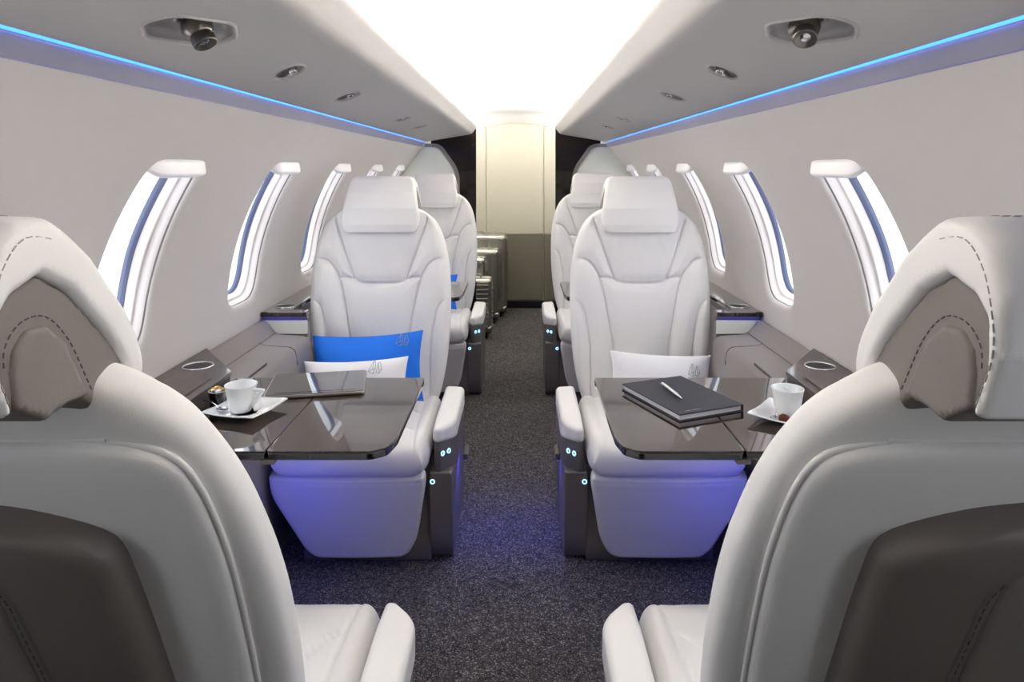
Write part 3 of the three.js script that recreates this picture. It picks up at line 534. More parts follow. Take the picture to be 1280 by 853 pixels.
// leg rest: outline wide at the top, narrowing to rounded lower corners
const legPts = (s) => roundedPoly([[-0.244, 0], [0.226, 0], [0.228, -0.03], [0.198, -0.22], [0.165, -0.285], [-0.115, -0.285], [-0.148, -0.255], [-0.240, -0.07]].map(([x, y]) => [x * s, y]), [0.014, 0.014, 0.03, 0.06, 0.05, 0.05, 0.06, 0.05], 6);
function legRest(s) {
  const P = legPts(s), sd = (x, y, z) => { const d = sdPoly(P, x, y), crown = 0.010 * Math.max(0, 1 - (x / 0.24) ** 2), groove = 0.0025 * Math.exp(-(((y + 0.016) / 0.0035) ** 2)); return sdJoin(d, Math.abs(z + 0.02) - 0.026 - crown + groove, 0.016); };
  return nets(sd, [-0.27, -0.305, -0.07], [0.27, 0.02, 0.04], 0.0055);
}
const legRestGeo = { '1': legRest(1), '-1': legRest(-1) };
// arm: pad and housing, x measured from the seat centre to the aisle; made for the aisle on +x
function armGeo() {
  const pad = roundedPoly([[0.246, 0.02], [0.314, 0.02], [0.314, 0.335], [0.300, 0.372], [0.268, 0.412], [0.246, 0.412]], [0.012, 0.02, 0.02, 0.02, 0.015, 0.01]);
  const padG = nets((x, y, z) => { const top = 0.445 - 0.012 * smooth(0.30, 0.42, z), slope = (x - 0.28) * -0.12; return sdJoin(sdPoly(pad, x, z), Math.abs(y - 0.41 - slope * 0.5) - (top - 0.41), 0.014); }, [0.23, 0.35, 0.0], [0.335, 0.47, 0.44], 0.0048);
  const house = roundedPoly([[0.249, 0.01], [0.311, 0.01], [0.311, 0.33], [0.298, 0.366], [0.267, 0.404], [0.249, 0.404]], 0.008);
  const lower = slabXZ(house, 0.285, 0.392, 0.006);
  const p = lower.attributes.position; for (let i = 0; i < p.count; i++) { const k = smooth(0.392, 0.285, p.getY(i)); p.setZ(i, p.getZ(i) - 0.022 * k * smooth(0.2, 0.4, p.getZ(i))); }
  lower.computeVertexNormals();
  return { pad: padG, house: boxUV(toCreasedNormals(lower, 0.7), 4) };
}
const arm = armGeo();
const mirrorX = (g) => { const q = bare(g); q.scale(-1, 1, 1); return fixWindingUV(q); };
function fixWindingUV(g) { for (const [k, n] of [['position', 3], ['normal', 3], ['uv', 2]]) { const a = g.attributes[k].array; for (let i = 0; i < a.length; i += 3 * n) for (let c = 0; c < n; c++) { const t = a[i + n + c]; a[i + n + c] = a[i + 2 * n + c]; a[i + 2 * n + c] = t; } } return g; }
const armM = { '1': arm, '-1': { pad: mirrorX(arm.pad), house: mirrorX(arm.house) } };
const baseSide = slabZY(roundedPoly([[-0.06, 0.0], [0.345, 0.0], [0.375, 0.075], [0.385, 0.29], [-0.08, 0.29]], [0.02, 0.03, 0.06, 0.01, 0.01]), 0.232, 0.304, 0.006);
const baseSideM = { '1': baseSide, '-1': mirrorX(baseSide) };
const ringButton = new THREE.TorusGeometry(0.0062, 0.0017, 8, 20), buttonCap = new THREE.CylinderGeometry(0.0085, 0.009, 0.004, 20).rotateX(Math.PI / 2);

// a seat faces +z; aisle is the side (+1 or -1 in its own x) on which the armrest stands
function makeSeat(pos, turn, aisle, recline, lift, headLift, label, grp) {
  const seat = group('cabin_seat', pos); seat.rotation.y = turn; tag(seat, label, 'seat', grp);
  const back = obj('backrest', backParts.back, M.leather, seat);
  back.position.set(0, 0.40 + lift, 0); back.rotation.x = -recline;
  for (const [k, n] of [['upper', 'upper_panel'], ['centre', 'centre_panel'], ['shoulder_l', 'shoulder_panel'], ['shoulder_r', 'shoulder_panel'], ['bolster_l', 'side_bolster'], ['bolster_r', 'side_bolster'], ['outer_l', 'outer_bolster'], ['outer_r', 'outer_bolster']]) obj(n, backParts[k], M.leather, back);
  obj('rear_panel', rearPanel, M.leather, back); obj('piping', piping, M.leather, back);
  obj('rear_shell', shellG, M.greyShell, back).userData.label = 'grey hard shell on the back';
  obj('shell_insert', innerG, M.greyLeather, back); obj('stitching', shellStitch, M.seam, back).userData.kind = 'stuff';
  obj('emblem', emblemGeoSeat, M.leather, back).userData.label = 'embossed emblem';
  const head = obj('headrest', hoodG, M.leather, seat);
  const t0 = 0.592 + headLift, c = Math.cos(recline), s = Math.sin(recline);
  head.position.set(0, 0.40 + lift + t0 * c, -t0 * s); head.rotation.x = -recline;
  obj('core', coreG, M.greyLeather, head).userData.label = 'grey leather headrest core';
  obj('core_flap', flapG, M.greyLeather, head); obj('stitching', flapStitch, M.seam, head).userData.kind = 'stuff'; obj('seam', hoodSeam, M.thread, head).userData.kind = 'stuff';
  obj('stalk', stalkG, M.black, head);
  const cu = obj('cushion', cushG, M.leather, seat); cu.position.set(0, 0.405, 0);
  const lr = obj('leg_rest', legRestGeo[aisle], M.leather, seat); lr.position.set(0, 0.305, 0.452); lr.rotation.x = 0.24;
  const am = obj('armrest', armM[aisle].house, M.plastic, seat); obj('arm_pad', armM[aisle].pad, M.leather, am);
  for (const [k, dz] of [[0.274, 0.004], [0.2905, -0.016]]) {
    const b = obj('button', buttonCap, M.consoleDark, am); b.position.set(aisle * k, 0.352, 0.3945 + dz - 0.006); b.rotation.y = aisle * 0.86;
    const r = obj('button_light', ringButton, M.buttonLed, am); r.position.set(aisle * (k + 0.0018), 0.352, 0.3965 + dz - 0.006 + 0.0018); r.rotation.y = aisle * 0.86; 
  }
  obj('side_panel', boxUV(baseSideM[aisle], 3), M.plastic, seat);
  obj('base', boxUV(slabZY(roundedPoly([[-0.10, 0], [0.365, 0], [0.37, 0.04], [0.34, 0.30], [-0.10, 0.30]], [0.02, 0.02, 0.03, 0.01, 0.01]), -0.16, 0.236, 0.004), 3), M.plastic, seat).scale.x = aisle;
  const sb = obj('switch', new THREE.CylinderGeometry(0.009, 0.009, 0.006, 18).rotateX(Math.PI / 2), M.consoleDark, seat); sb.position.set(aisle * 0.243, 0.262, 0.386);
  const sr = obj('switch_light', ringButton, M.buttonLed, seat); sr.position.set(aisle * 0.243, 0.262, 0.390); 
  return seat;
}
const emblemGeoSeat = emblem(0.05, (x, y) => [x, 0.52 + y, 0.0], 0.0010);
const SX = 0.47;
const rows = [
  { z: -0.885, turn: Math.PI, rec: 0.385, lift: 0.035, head: 0.03 },
  { z: -2.56, turn: 0, rec: 0.055, lift: 0.0, head: 0.0 },
  { z: -4.16, turn: 0, rec: 0.055, lift: 0.0, head: 0.0 },
];
const seatLabels = [
  ['white leather seat seen from behind, facing the saucer with the wrapped sugar', 'white leather seat facing us with the blue pillow', 'white leather rear seat in front of the suitcases'],
  ['white leather seat seen from behind, facing the saucer with the chocolate truffle', 'white leather seat facing us behind the table with the notebook', 'white leather rear seat behind the seat with only a white pillow'],
];
const seatX = [[-0.466, 0.483], [-0.485, 0.47], [-0.485, 0.47]];
rows.forEach((r, i) => { for (const side of [-1, 1]) makeSeat([seatX[i][side < 0 ? 0 : 1], 0, r.z], r.turn, r.turn ? side : -side, r.rec, r.lift, r.head, seatLabels[side < 0 ? 0 : 1][i], 'white cabin seats'); });

// ------------------------------------------------------------------ side ledges, tables
const LEDGE = 0.71, PLANE = 0.66, TABLE_H = 0.68;
function mir(side, pts) { return pts.map(([x, z]) => [side * x, z]); }
function sideLedge(side) {
  const where = side < 0 ? 'blue pillow' : 'notebook';
  const g = group('side_ledge', [side * 0.77, 0, -1.2]); const at = -side * 0.77;
  tag(g, `grey leather side ledge along the wall on the ${where} side`, 'ledge', 'grey side ledges');
  // section from the wall to the inner face
  const sec = [[0.856, 0], [0.856, LEDGE - 0.004], [0.852, LEDGE], [0.846, LEDGE], [0.838, LEDGE - 0.004], [0.826, LEDGE - 0.020], [0.806, PLANE + 0.008], [0.79, PLANE + 0.002], [0.77, PLANE], [0.715, PLANE - 0.003], [0.700, PLANE - 0.008], [0.690, PLANE - 0.02], [0.686, PLANE - 0.04], [0.684, 0.47], [0.736, 0.45], [0.738, 0]];
  const l = loft(sec.map(([x, y]) => [side * x, y]), -1.40, -2.403, 1); const gg = side < 0 ? flipped(l) : l;
  obj('body', boxUV(toCreasedNormals(gg, 0.7), 3).translate(at, 0, 1.2), M.console, g);
  const lid = slabXZ(roundedPoly(mir(side, [[0.712, -1.86], [0.790, -1.86], [0.790, -2.06], [0.712, -2.06]]), 0.014), PLANE - 0.004, PLANE + 0.0022, 0.001);
  const gap = slabXZ(roundedPoly(mir(side, [[0.7095, -1.8575], [0.7925, -1.8575], [0.7925, -2.0625], [0.7095, -2.0625]]), 0.016), PLANE - 0.005, PLANE + 0.0006, 0);
  obj('rail_seam', tube(Array.from({ length: 5 }, (_, i) => [side * 0.803, PLANE + 0.0088, lerp(-1.99, -2.40, i / 4)]), 0.0009, 12, 6).translate(at, 0, 1.2), M.seam, g);
  obj('lid_gap', gap.translate(at, 0, 1.2), M.seam, g); obj('lid', boxUV(lid, 3).translate(at, 0, 1.2), M.console, g).userData.label = 'flush lid in the ledge';
obj('joint', tube([[0.684, PLANE - 0.06], [0.690, PLANE - 0.02], [0.700, PLANE - 0.008], [0.715, PLANE - 0.003], [0.77, PLANE], [0.79, PLANE + 0.002], [0.806, PLANE + 0.008]].map(([x, y]) => [side * x, y, -2.252]), 0.0012, 40, 6).translate(at, 0, 1.2), M.seam, g);
  return g;
}
function woodBox(side) {                                  // veneered lid box with a cup holder, cut off askew
  const where = side < 0 ? 'tablet' : 'notebook';
  const g = group('veneer_locker', [side * 0.77, LEDGE, -1.5]), T = (geo) => geo.translate(-side * 0.77, -LEDGE, 1.5);
  tag(g, `dark veneer locker with a cup holder beside the ${where} table`, 'locker', 'veneered table lockers');
  const out = mir(side, [[0.855, -1.385], [0.855, -1.985], [0.692, -1.76], [0.692, -1.385]]);
  obj('top', T(boxUVrot(slabXZ(roundedPoly(out, 0.004), LEDGE + 0.0006, LEDGE + 0.012, 0.002))), M.woodSatin, g);
  obj('body', T(boxUVrot(slabXZ(fixPoly(mir(side, [[0.803, -1.405], [0.803, -1.905], [0.695, -1.757], [0.695, -1.405]])), PLANE + 0.009, LEDGE + 0.0006, 0.001))), M.woodSatin, g);
  obj('lid_gap', T(slabXZ(mir(side, [[0.822, -1.39], [0.822, -1.700], [0.714, -1.700], [0.714, -1.39]]), LEDGE + 0.0115, LEDGE + 0.0128, 0)), M.black, g);
  obj('lid', T(boxUVrot(slabXZ(roundedPoly(mir(side, [[0.820, -1.39], [0.820, -1.698], [0.716, -1.698], [0.716, -1.39]]), 0.004), LEDGE + 0.010, LEDGE + 0.0145, 0.001))), M.woodSatin, g);
  cupHolder(g, T, side * 0.795, LEDGE + 0.0125, -1.80, 0.036);
  return g;
}
function fixPoly(p) { return THREE.ShapeUtils.area(p.map(([x, z]) => new THREE.Vector2(x, -z))) > 0 ? p : p.slice().reverse(); }
function boxUVrot(g) { return boxUV(g, 1.6); }
function cupHolder(g, T, x, y, z, r) {
  const ring = obj('cup_ring', T(new THREE.TorusGeometry(r, 0.0028, 10, 40).rotateX(Math.PI / 2).translate(x, y + 0.0005, z)), M.chrome, g);
  obj('cup_well', T(lathe([[r - 0.001, 0.0008], [r - 0.004, 0.0004], [0.001, 0.0004]], 36).translate(x, y, z)), M.black, g);
}
function rowUnit(side) {                                  // raised locker beside the facing seat
  const where = side < 0 ? 'blue pillow' : 'notebook';
  const g = group('side_locker', [side * 0.79, 0, -2.9]), T = (geo) => geo.translate(-side * 0.79, 0, 2.9);
  tag(g, `side locker with a dark gloss top beside the seat on the ${where} side`, 'locker', 'side lockers with gloss tops');
  const out = mir(side, [[0.855, -2.41], [0.765, -2.41], [0.765, -4.55], [0.855, -4.55]]), nose = mir(side, [[0.766, -2.412], [0.700, -2.412], [0.700, -2.440], [0.766, -2.45]]);
  obj('nose', T(boxUV(slabXZ(fixPoly(nose), 0.48, 0.70, 0.002), 3)), M.console, g);
  obj('body', T(boxUV(slabXZ(side > 0 ? out.slice().reverse() : out, 0, 0.700, 0.003), 3)), M.console, g);
  const f = mir(side, [[0.853, -2.405], [0.700, -2.405], [0.700, -2.413], [0.853, -2.413]]);
  obj('front_panel', T(slabXZ(side > 0 ? f.slice().reverse() : f, PLANE + 0.002, 0.708, 0.002)), M.partition, g);
  const d = mir(side, [[0.853, -2.418], [0.702, -2.418], [0.702, -2.438], [0.768, -2.45], [0.768, -3.1], [0.853, -3.1]]);
  obj('shadow_gap', T(slabXZ(side > 0 ? d.slice().reverse() : d, 0.700, 0.722, 0.001)), M.plastic, g);
  const t = mir(side, [[0.856, -2.398], [0.700, -2.398], [0.700, -2.438], [0.765, -2.45], [0.765, -3.1], [0.856, -3.1]]);
  obj('top', T(boxUVrot(slabXZ(side > 0 ? t.slice().reverse() : t, 0.722, 0.738, 0.003))), M.wood, g);
  obj('unseen_accent_light', T(rbox(0.140, 0.0016, 0.004, 0.0007, side * 0.777, 0.7212, -2.413)), M.footLed, g);  // unseen blue lamp under the lip, placed to tint the band below
  areaLight(DEEPBLUE, 2.5, 0.140, 0.004, [side * 0.777, 0.7200, -2.412], [side * 0.777, 0.700, -2.425]);
  cupHolder(g, T, side * 0.805, 0.7385, -2.50, 0.034);
  return g;
}
function foldTable(side, z0, z1, label, label2, grp) {
  const zc = (z0 + z1) / 2, g = group('folding_table', [side * 0.47, TABLE_H, zc]), T = (geo) => geo.translate(-side * 0.47, -TABLE_H, -zc);
  tag(g, label, 'table', grp);
  const inner = mir(side, [[0.222, z1], [0.465, z1], [0.465, z0], [0.262, z0], [0.232, z0 - 0.022], [0.222, z0 - 0.075]]), outer = mir(side, [[0.4675, z1], [0.725, z1 - 0.0], [0.690, z1 + 0.06], [0.690, z0], [0.4675, z0]]);
  const fix = (p) => (THREE.ShapeUtils.area(p.map(([x, z]) => new THREE.Vector2(x, -z))) > 0 ? p : p.slice().reverse());
  const inn = roundedPoly(fix(inner), 0.010), outp = roundedPoly(fix(outer), 0.003);
  const leaf = obj('leaf', T(boxUVrot(slabXZ(inn, TABLE_H - 0.003, TABLE_H, 0.0012))), M.wood, g); obj('leaf_edge', T(slabXZ(inn, TABLE_H - 0.018, TABLE_H - 0.003, 0.003)), M.tableEdge, leaf);
  const leaf2 = obj('leaf', T(boxUVrot(slabXZ(outp, TABLE_H - 0.003, TABLE_H, 0.0012))), M.wood, g); obj('leaf_edge', T(slabXZ(outp, TABLE_H - 0.018, TABLE_H - 0.003, 0.003)), M.tableEdge, leaf2);
  obj('hinge', T(rbox(0.028, 0.012, 0.46, 0.003, side * 0.466, TABLE_H - 0.025, zc)), M.plastic, g);
  obj('support_arm', T(rbox(0.20, 0.02, 0.10, 0.006, side * 0.575, TABLE_H - 0.03, zc)), M.plastic, g);
  return g;
}
for (const side of [-1, 1]) {
  sideLedge(side); woodBox(side); rowUnit(side);
  foldTable(side, -1.365, -1.845, side < 0 ? 'dark gloss veneer folding table carrying the tablet' : 'dark gloss veneer folding table carrying the black notebook', '', 'open club tables');
  foldTable(side, -2.98, -3.40, side < 0 ? 'dark gloss folding table behind the seat with the blue pillow' : 'dark gloss folding table behind the seat with only a white pillow', '', 'rear tables');
  // unseen foot well lamp under the table, placed for the blue glow on the leg rest
  const fl = group('unseen_foot_light', [side * 0.729, 0.27, -1.86]);
  tag(fl, `small unseen blue foot well light under the ${side < 0 ? 'tablet' : 'notebook'} table`, 'light', 'unseen blue foot well lights');
  obj('housing', rbox(0.010, 0.030, 0.16, 0.003), M.consoleDark, fl); obj('lens', rbox(0.004, 0.016, 0.14, 0.001, -side * 0.006, 0, 0), M.footLed, fl);
  areaLight(DEEPBLUE, FOOT, 0.14, 0.016, [side * 0.718, 0.27, -1.86], [side * 0.45, 0.16, -2.12]);
  const al = group('unseen_aisle_light', [side * 0.152, 0.272, -2.36]);  // unseen lamp, placed to give the blue glow on the aisle carpet
  tag(al, `small unseen blue aisle light under the armrest of the seat with ${side < 0 ? 'the blue pillow' : 'only a white pillow'}`, 'light', 'unseen blue aisle lights under armrests');
  obj('housing', rbox(0.016, 0.022, 0.08, 0.004, 0.0, 0.004, 0), M.consoleDark, al); obj('lens', rbox(0.010, 0.004, 0.06, 0.001, 0, -0.0085, 0), M.footLed, al);
  areaLight(DEEPBLUE, FOOT * 2.4, 0.06, 0.012, [side * 0.150, 0.258, -2.36], [side * 0.02, 0, -2.45]);
}

// ------------------------------------------------------------------ pillows
function pillow(name, w, h, d, mat, pos, rot, label, emb, grp) {
  const g = group(name, pos); g.rotation.set(...rot); tag(g, label, 'pillow', grp);
  const hwf = (t) => w / 2 * (1 - 0.07 * (1 - (2 * t / h - 1) ** 2)), ph = rnd() * 9;
  const geo = puff({ t0: 0, t1: h, hw: hwf, p: 2.2, q: 2.2, m: 1.6, nu: 64, nv: 44, front: () => d / 2, back: () => d / 2, wrinkle: (x, t) => 0.006 * perlin.noise(x * 9, t * 14, ph) + 0.002 * perlin.noise(x * 26, t * 30, ph) });
  const whole = mergeGeometries(Object.values(geo)), p = whole.attributes.position;
  for (let i = 0; i < p.count; i++) { const x = p.getX(i), y = p.getY(i), k = 1 - (2 * x / w) ** 2; p.setY(i, y - (y > h / 2 ? 1 : -1) * h * 0.055 * k * Math.abs(2 * y / h - 1)); }
  whole.computeVertexNormals(); const q = mergeVertices(stripped(whole), 1e-5); q.computeVertexNormals();
  obj('cover', boxUV(q, 6), mat, g);
  if (emb) { const zAt = (x, y) => { const u = x / hwf(y), v = 2 * y / h - 1; return d / 2 * Math.pow(Math.max(0, (1 - Math.abs(u) ** 2.2) * (1 - Math.abs(v) ** 2.2)), 1 / 1.6) + 0.0065; }; obj('emblem', emblem(emb[2], (x, y) => [emb[0] + x, emb[1] + y, zAt(emb[0] + x, emb[1] + y)], 0.0008), M.silverThread, g).userData.label = 'silver line emblem'; }
  return g;
}
function stripped(g) { const q = g.clone(); q.deleteAttribute('normal'); q.deleteAttribute('uv'); return q; }
pillow('pillow', 0.385, 0.236, 0.11, M.blueFabric, [-0.488, 0.433, -2.372], [-0.30, 0, 0.05], 'bright blue pillow leaning on the seat behind the tablet', [0.125, 0.205, 0.042], 'pillows');
pillow('pillow', 0.342, 0.180, 0.10, M.whiteFabric, [-0.498, 0.434, -2.25], [-0.28, 0, 0.05], 'white pillow in front of the blue pillow', [0.07, 0.15, 0.042], 'pillows');
pillow('pillow', 0.35, 0.178, 0.10, M.whiteFabric, [0.505, 0.42, -2.385], [-0.28, 0, -0.05], 'white pillow leaning on the seat behind the notebook', [0.105, 0.125, 0.042], 'pillows');
pillow('pillow', 0.38, 0.20, 0.11, M.blueFabric, [-0.52, 0.425, -4.0], [-0.28, 0, 0], 'bright blue pillow on the rear seat behind the seat with the other blue pillow', null, 'pillows');

// ------------------------------------------------------------------ things on the tables
{
  const g = group('tablet', [-0.481, TABLE_H, -1.774]); g.rotation.y = 0.18; tag(g, 'tablet with a black glass screen lying on the dark table', 'tablet');
  obj('case', slabXZ(roundedPoly([[-0.118, 0.091], [0.118, 0.091], [0.118, -0.091], [-0.118, -0.091]], 0.012), 0.001, 0.0095, 0.003), M.satinMetal, g);
  obj('glass', slabXZ(roundedPoly([[-0.115, 0.088], [0.115, 0.088], [0.115, -0.088], [-0.115, -0.088]], 0.010), 0.0090, 0.0102, 0.0003), M.glassBlack, g);
  obj('screen', slabXZ([[-0.094, 0.074], [0.094, 0.074], [0.094, -0.074], [-0.094, -0.074]], 0.0101, 0.0106, 0.0001), M.screen, g);
}
function saucer(pos, rot, label) {
  const g = group('saucer', pos); g.rotation.y = rot; tag(g, label, 'saucer', 'square saucers');
  const n = 28, S = 0.064, f = (u, v) => { const x = u * 2 - 1, z = v * 2 - 1, r = Math.max(Math.abs(x), Math.abs(z)); return 0.004 + 0.012 * smooth(0.45, 1, r) + 0.004 * smooth(0.8, 1.4, Math.hypot(x, z)); };
  const top = gridGeo(n, n, (u, v) => [(u * 2 - 1) * S, f(u, v), (v * 2 - 1) * S], true), bot = gridGeo(n, n, (u, v) => [(u * 2 - 1) * S, f(u, v) - 0.0035, (v * 2 - 1) * S]);
  const rim = merge([0, 1, 2, 3].map((k) => tube(Array.from({ length: 15 }, (_, i) => { const u = i / 14, q = [(u * 2 - 1) * S, f(u, 1) - 0.0018, S]; const c = Math.cos(k * Math.PI / 2), s = Math.sin(k * Math.PI / 2); return [q[0] * c + q[2] * s, q[1], -q[0] * s + q[2] * c]; }), 0.0019, 20, 6)));
  obj('plate', merge([top, bot, rim]), M.porcelain, g); obj('foot', new THREE.CylinderGeometry(0.026, 0.024, 0.004, 32).translate(0, 0.002, 0), M.porcelain, g);
  return g;
}
function cup(pos, rot, label) {
  const g = group('coffee_cup', pos); g.rotation.y = rot; tag(g, label, 'cup', 'white coffee cups');
  obj('bowl', lathe([[0.0005, 0.003], [0.019, 0.0005], [0.0215, 0.001], [0.0235, 0.006], [0.028, 0.022], [0.0315, 0.042], [0.0345, 0.0595], [0.0349, 0.0610], [0.0340, 0.0616], [0.0328, 0.0605], [0.0298, 0.042], [0.0262, 0.022], [0.022, 0.008], [0.0005, 0.006]], 56), M.porcelain, g);
  const h = roundedPoly([[0.030, 0.0545], [0.059, 0.0545], [0.060, 0.050], [0.0345, 0.016], [0.0255, 0.013], [0.0265, 0.019], [0.0300, 0.020], [0.0485, 0.0475], [0.029, 0.0475]], 0.002), hg = extrude(h, 0.008, 0.0015); hg.translate(0, 0, -0.004);
  obj('handle', hg, M.porcelain, g);
  return g;
}
function spoon(pos, rot, label) {
  const g = group('teaspoon', pos); g.rotation.y = rot; tag(g, label, 'spoon', 'teaspoons');
  const bowl = new THREE.SphereGeometry(0.011, 20, 10, 0, Math.PI * 2, Math.PI / 2, Math.PI / 2); bowl.scale(1.45, 0.35, 0.95); bowl.translate(0, 0.0040, 0);
  const rim = new THREE.TorusGeometry(0.011, 0.0008, 6, 24).rotateX(Math.PI / 2).scale(1.45, 1, 0.95).translate(0, 0.0040, 0);
  obj('bowl', merge([bowl, rim]), M.chrome, g); obj('handle', tube([[0.015, 0.004, 0], [0.03, 0.008, 0], [0.05, 0.0095, 0], [0.082, 0.0075, 0]], 0.0015, 16, 6), M.chrome, g);
  return g;
}
saucer([-0.586, TABLE_H, -1.575], -0.25, 'square white saucer holding the wrapped sugar beside the tablet');
cup([-0.597, TABLE_H + 0.0045, -1.577], -0.25, 'white coffee cup with its angular handle showing beside the tablet');
spoon([-0.632, TABLE_H + 0.012, -1.560], 2.5, 'chrome teaspoon on the saucer beside the small dark jar');
{
  const g = group('sugar_sachet', [-0.553, TABLE_H + 0.0125, -1.571]); g.rotation.set(0.0, 0.5, 0.0); tag(g, 'crumpled white wrapped sugar sachet beside the cup handle', 'sachet');
  const s = puffOne({ t0: 0, t1: 0.040, hw: () => 0.012, p: 3, q: 3, m: 1.6, nu: 16, nv: 24, front: () => 0.006, back: () => 0.006, wrinkle: (x, t) => 0.003 * perlin.noise(x * 160, t * 130, 3) });
  s.rotateX(-0.5).rotateZ(0.35); obj('wrapper', s, M.whiteFabric, g);
}
{
  const g = group('sweet_jar', [-0.662, TABLE_H, -1.605]); tag(g, 'small black jar filled with gold and white wrapped sweets', 'jar');
  obj('jar', lathe([[0.001, 0], [0.015, 0], [0.016, 0.003], [0.0155, 0.020], [0.0175, 0.026], [0.0185, 0.036], [0.0195, 0.042], [0.0185, 0.0425], [0.016, 0.037], [0.001, 0.034]], 32), M.glassBlack, g);
  obj('rim', new THREE.TorusGeometry(0.0188, 0.0012, 6, 32).rotateX(Math.PI / 2).translate(0, 0.042, 0), M.satinMetal, g);
  const cols = [M.gold, M.whiteFabric, M.chrome, M.gold, M.whiteFabric, M.chrome, M.gold];
  cols.forEach((m, i) => { const s = new THREE.IcosahedronGeometry(0.0065, 1); s.scale(1.3, 0.8, 0.8); s.rotateY(i * 1.3); s.rotateZ(i * 0.7); const a = i * 0.95, r = i === 0 ? 0 : 0.009; const t = tag(obj('sweet', s.translate(0, 0, 0), m), `small ${m === M.gold ? 'gold' : m === M.chrome ? 'silver' : 'white'} wrapped sweet in the black jar`, 'sweet', 'sweets in the black jar'); t.position.set(-0.662 + r * Math.cos(a), TABLE_H + 0.0425 + (i === 0 ? 0.006 : 0), -1.605 + r * Math.sin(a)); });
}
saucer([0.612, TABLE_H, -1.535], 0.88 - Math.PI / 2, 'square white saucer holding the chocolate truffle beside the notebook');
cup([0.617, TABLE_H + 0.0045, -1.550], 1.3, 'white coffee cup with its handle hidden, beside the notebook');
spoon([0.575, TABLE_H + 0.010, -1.508], 1.2, 'chrome teaspoon on the saucer by the chocolate truffle');
tag(obj('chocolate_truffle', (() => { const s = new THREE.IcosahedronGeometry(0.0105, 4), p = s.attributes.position; for (let i = 0; i < p.count; i++) { const v = new THREE.Vector3().fromBufferAttribute(p, i), k = 1 + 0.10 * perlin.noise(v.x * 300, v.y * 300, v.z * 300); p.setXYZ(i, v.x * k * 1.1, v.y * k * 0.9, v.z * k * 1.1); } s.computeVertexNormals(); return s; })(), M.cocoa), 'brown cocoa dusted truffle on the white saucer', 'truffle').position.set(0.590, TABLE_H + 0.0165, -1.4975);
{
  const g = group('notebook', [0.406, TABLE_H, -1.664]); g.rotation.y = Math.atan2(0.068, 0.161); tag(g, 'thick black hardback notebook with grey page edges on the table', 'notebook');
  const W = 0.174, D = 0.238;
  obj('pages', rbox(W - 0.008, 0.011, D - 0.008, 0.001, 0.0, 0.0085, 0.0), M.paper, g);
  obj('front_cover', boxUV(rbox(W, 0.0028, D, 0.0012, 0, 0.0152, 0), 5), M.cover, g); obj('back_cover', boxUV(rbox(W, 0.0028, D, 0.0012, 0, 0.0016, 0), 5), M.cover, g);
  obj('spine', boxUV(rbox(0.003, 0.0164, D, 0.0012, W / 2 - 0.001, 0.0084, 0), 5), M.cover, g);
  const marks = []; seed = 77; for (let i = 0, x = 0; i < 15; i++) { const hgt = 0.0016 + 0.0022 * (rnd() > 0.6 ? 1 : 0) + 0.0006 * rnd(); if (i !== 7) marks.push(new THREE.BoxGeometry(0.0014 + 0.0008 * rnd(), 0.0003, hgt).translate(x, 0, -hgt / 2)); x += 0.0029; }
  obj('lettering', merge(marks).translate(-0.063, 0.0167, 0.107), M.chrome, g).userData.label = 'tiny silver line of lettering';
}
{
  const a = [0.389, -1.70], b = [0.384, -1.60], ang = Math.atan2(-(b[1] - a[1]), b[0] - a[0]);
  const g = group('pen', [0.3875, TABLE_H + 0.0216, -1.668]); g.rotation.y = Math.PI / 2 + 0.20 + Math.PI; tag(g, 'silver ballpoint pen lying on the black notebook', 'pen');
  obj('barrel', lathe([[0.0005, -0.058], [0.0012, -0.057], [0.003, -0.045], [0.0048, -0.03], [0.005, 0.02], [0.0047, 0.054], [0.003, 0.058], [0.0005, 0.0585]], 20).rotateZ(Math.PI / 2), M.chrome, g);
  obj('clip', rbox(0.034, 0.0014, 0.003, 0.0006, -0.036, 0.002, 0.0055), M.satinMetal, g);
}

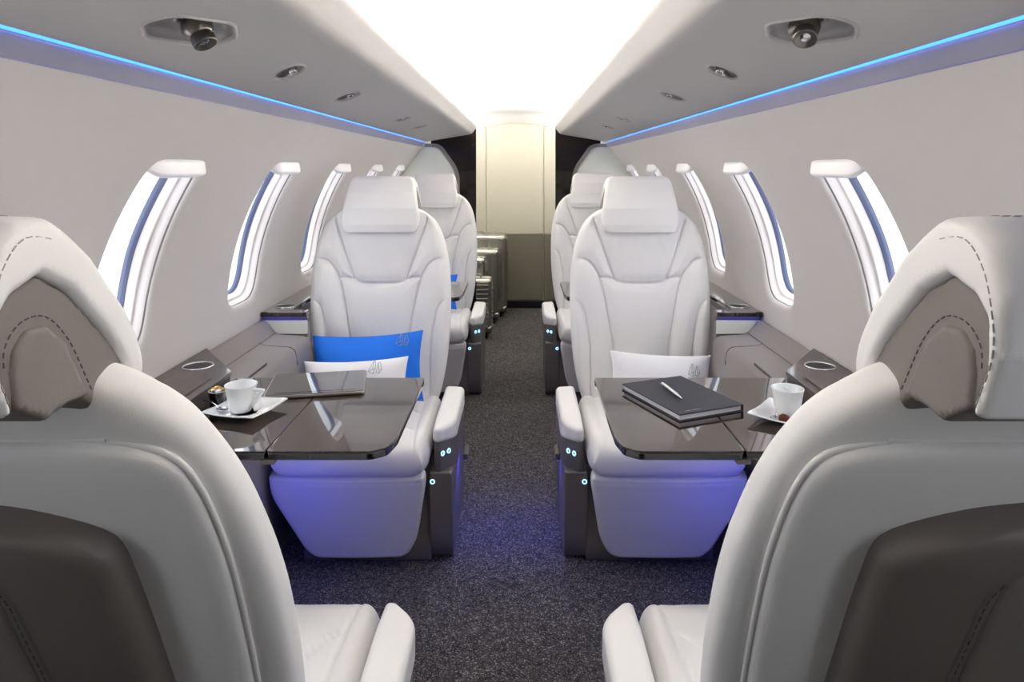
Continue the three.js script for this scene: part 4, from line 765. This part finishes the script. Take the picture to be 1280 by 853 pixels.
// ------------------------------------------------------------------ suitcases beyond the bulkhead
function suitcase(w, h, d, pos, rot, ribs, label) {
  const g = group('suitcase', pos); g.rotation.y = rot; tag(g, label, 'suitcase', 'ribbed aluminium suitcases');
  const y0 = 0.045, list = [rbox(w, h, d, 0.03, 0, y0 + h / 2, 0, 4)];
  const n = ribs === 'v' ? Math.round((w - 0.06) / 0.032) : Math.round((h - 0.08) / 0.034), nd = Math.max(2, Math.round((d - 0.06) / 0.026));
  if (ribs === 'v') {
    for (let i = 0; i <= n; i++) { const x = lerp(-w / 2 + 0.035, w / 2 - 0.035, i / n); for (const s of [-1, 1]) list.push(rbox(0.013, h - 0.06, 0.010, 0.004, x, y0 + h / 2, s * d / 2, 2)); list.push(rbox(0.013, 0.010, d - 0.06, 0.004, x, y0 + h, 0, 2)); }
    for (let i = 0; i <= nd; i++) { const z = lerp(-d / 2 + 0.035, d / 2 - 0.035, i / nd); for (const s of [-1, 1]) list.push(rbox(0.010, h - 0.06, 0.013, 0.004, s * w / 2, y0 + h / 2, z, 2)); }
  } else for (let i = 0; i <= n; i++) { const y = y0 + lerp(0.045, h - 0.045, i / n); for (const s of [-1, 1]) { list.push(rbox(w - 0.05, 0.014, 0.010, 0.004, 0, y, s * d / 2, 2)); list.push(rbox(0.010, 0.014, d - 0.05, 0.004, s * w / 2, y, 0, 2)); } }
  obj('shell', merge(list), M.aluminium, g);
  obj('frame', rbox(w + 0.006, h + 0.006, 0.018, 0.006, 0, y0 + h / 2, 0), M.satinMetal, g);
  obj('handle', tube([[-0.06, y0 + h, d * 0.2], [-0.055, y0 + h + 0.022, d * 0.2], [0, y0 + h + 0.028, d * 0.2], [0.055, y0 + h + 0.022, d * 0.2], [0.06, y0 + h, d * 0.2]], 0.006, 30, 8), M.satinMetal, g);
  for (const sx of [-1, 1]) for (const sz of [-1, 1]) { const wl = obj('wheel', new THREE.CylinderGeometry(0.023, 0.023, 0.016, 20).rotateZ(Math.PI / 2), M.rubber, g); wl.position.set(sx * (w / 2 - 0.045), 0.023, sz * (d / 2 - 0.04)); obj('wheel_fork', rbox(0.024, 0.02, 0.03, 0.004, 0, 0.019, 0), M.rubber, wl); obj('corner', rbox(0.05, 0.05, 0.05, 0.018, sx * (w / 2 - 0.022), y0 + 0.022, sz * (d / 2 - 0.022)), M.satinMetal, g); }
  for (const t of [0.3, 0.75]) obj('latch', rbox(0.012, 0.045, 0.03, 0.004, w / 2 + 0.004, y0 + h * t, 0), M.chrome, g);
  return g;
}
suitcase(0.50, 0.63, 0.24, [-0.335, 0, -5.90], 0, 'v', 'tallest ribbed silver suitcase standing against the end wall');
suitcase(0.44, 0.54, 0.20, [-0.358, 0, -5.63], 0, 'v', 'middle ribbed silver suitcase with its handle half up');
suitcase(0.30, 0.50, 0.17, [-0.385, 0, -5.40], 0, 'v', 'narrow upright ribbed silver suitcase between the larger ones');
suitcase(0.28, 0.385, 0.20, [-0.315, 0, -5.15], 0, 'h', 'small silver suitcase with horizontal ribs, next to the rear seat');

renderer.render(scene, camera);
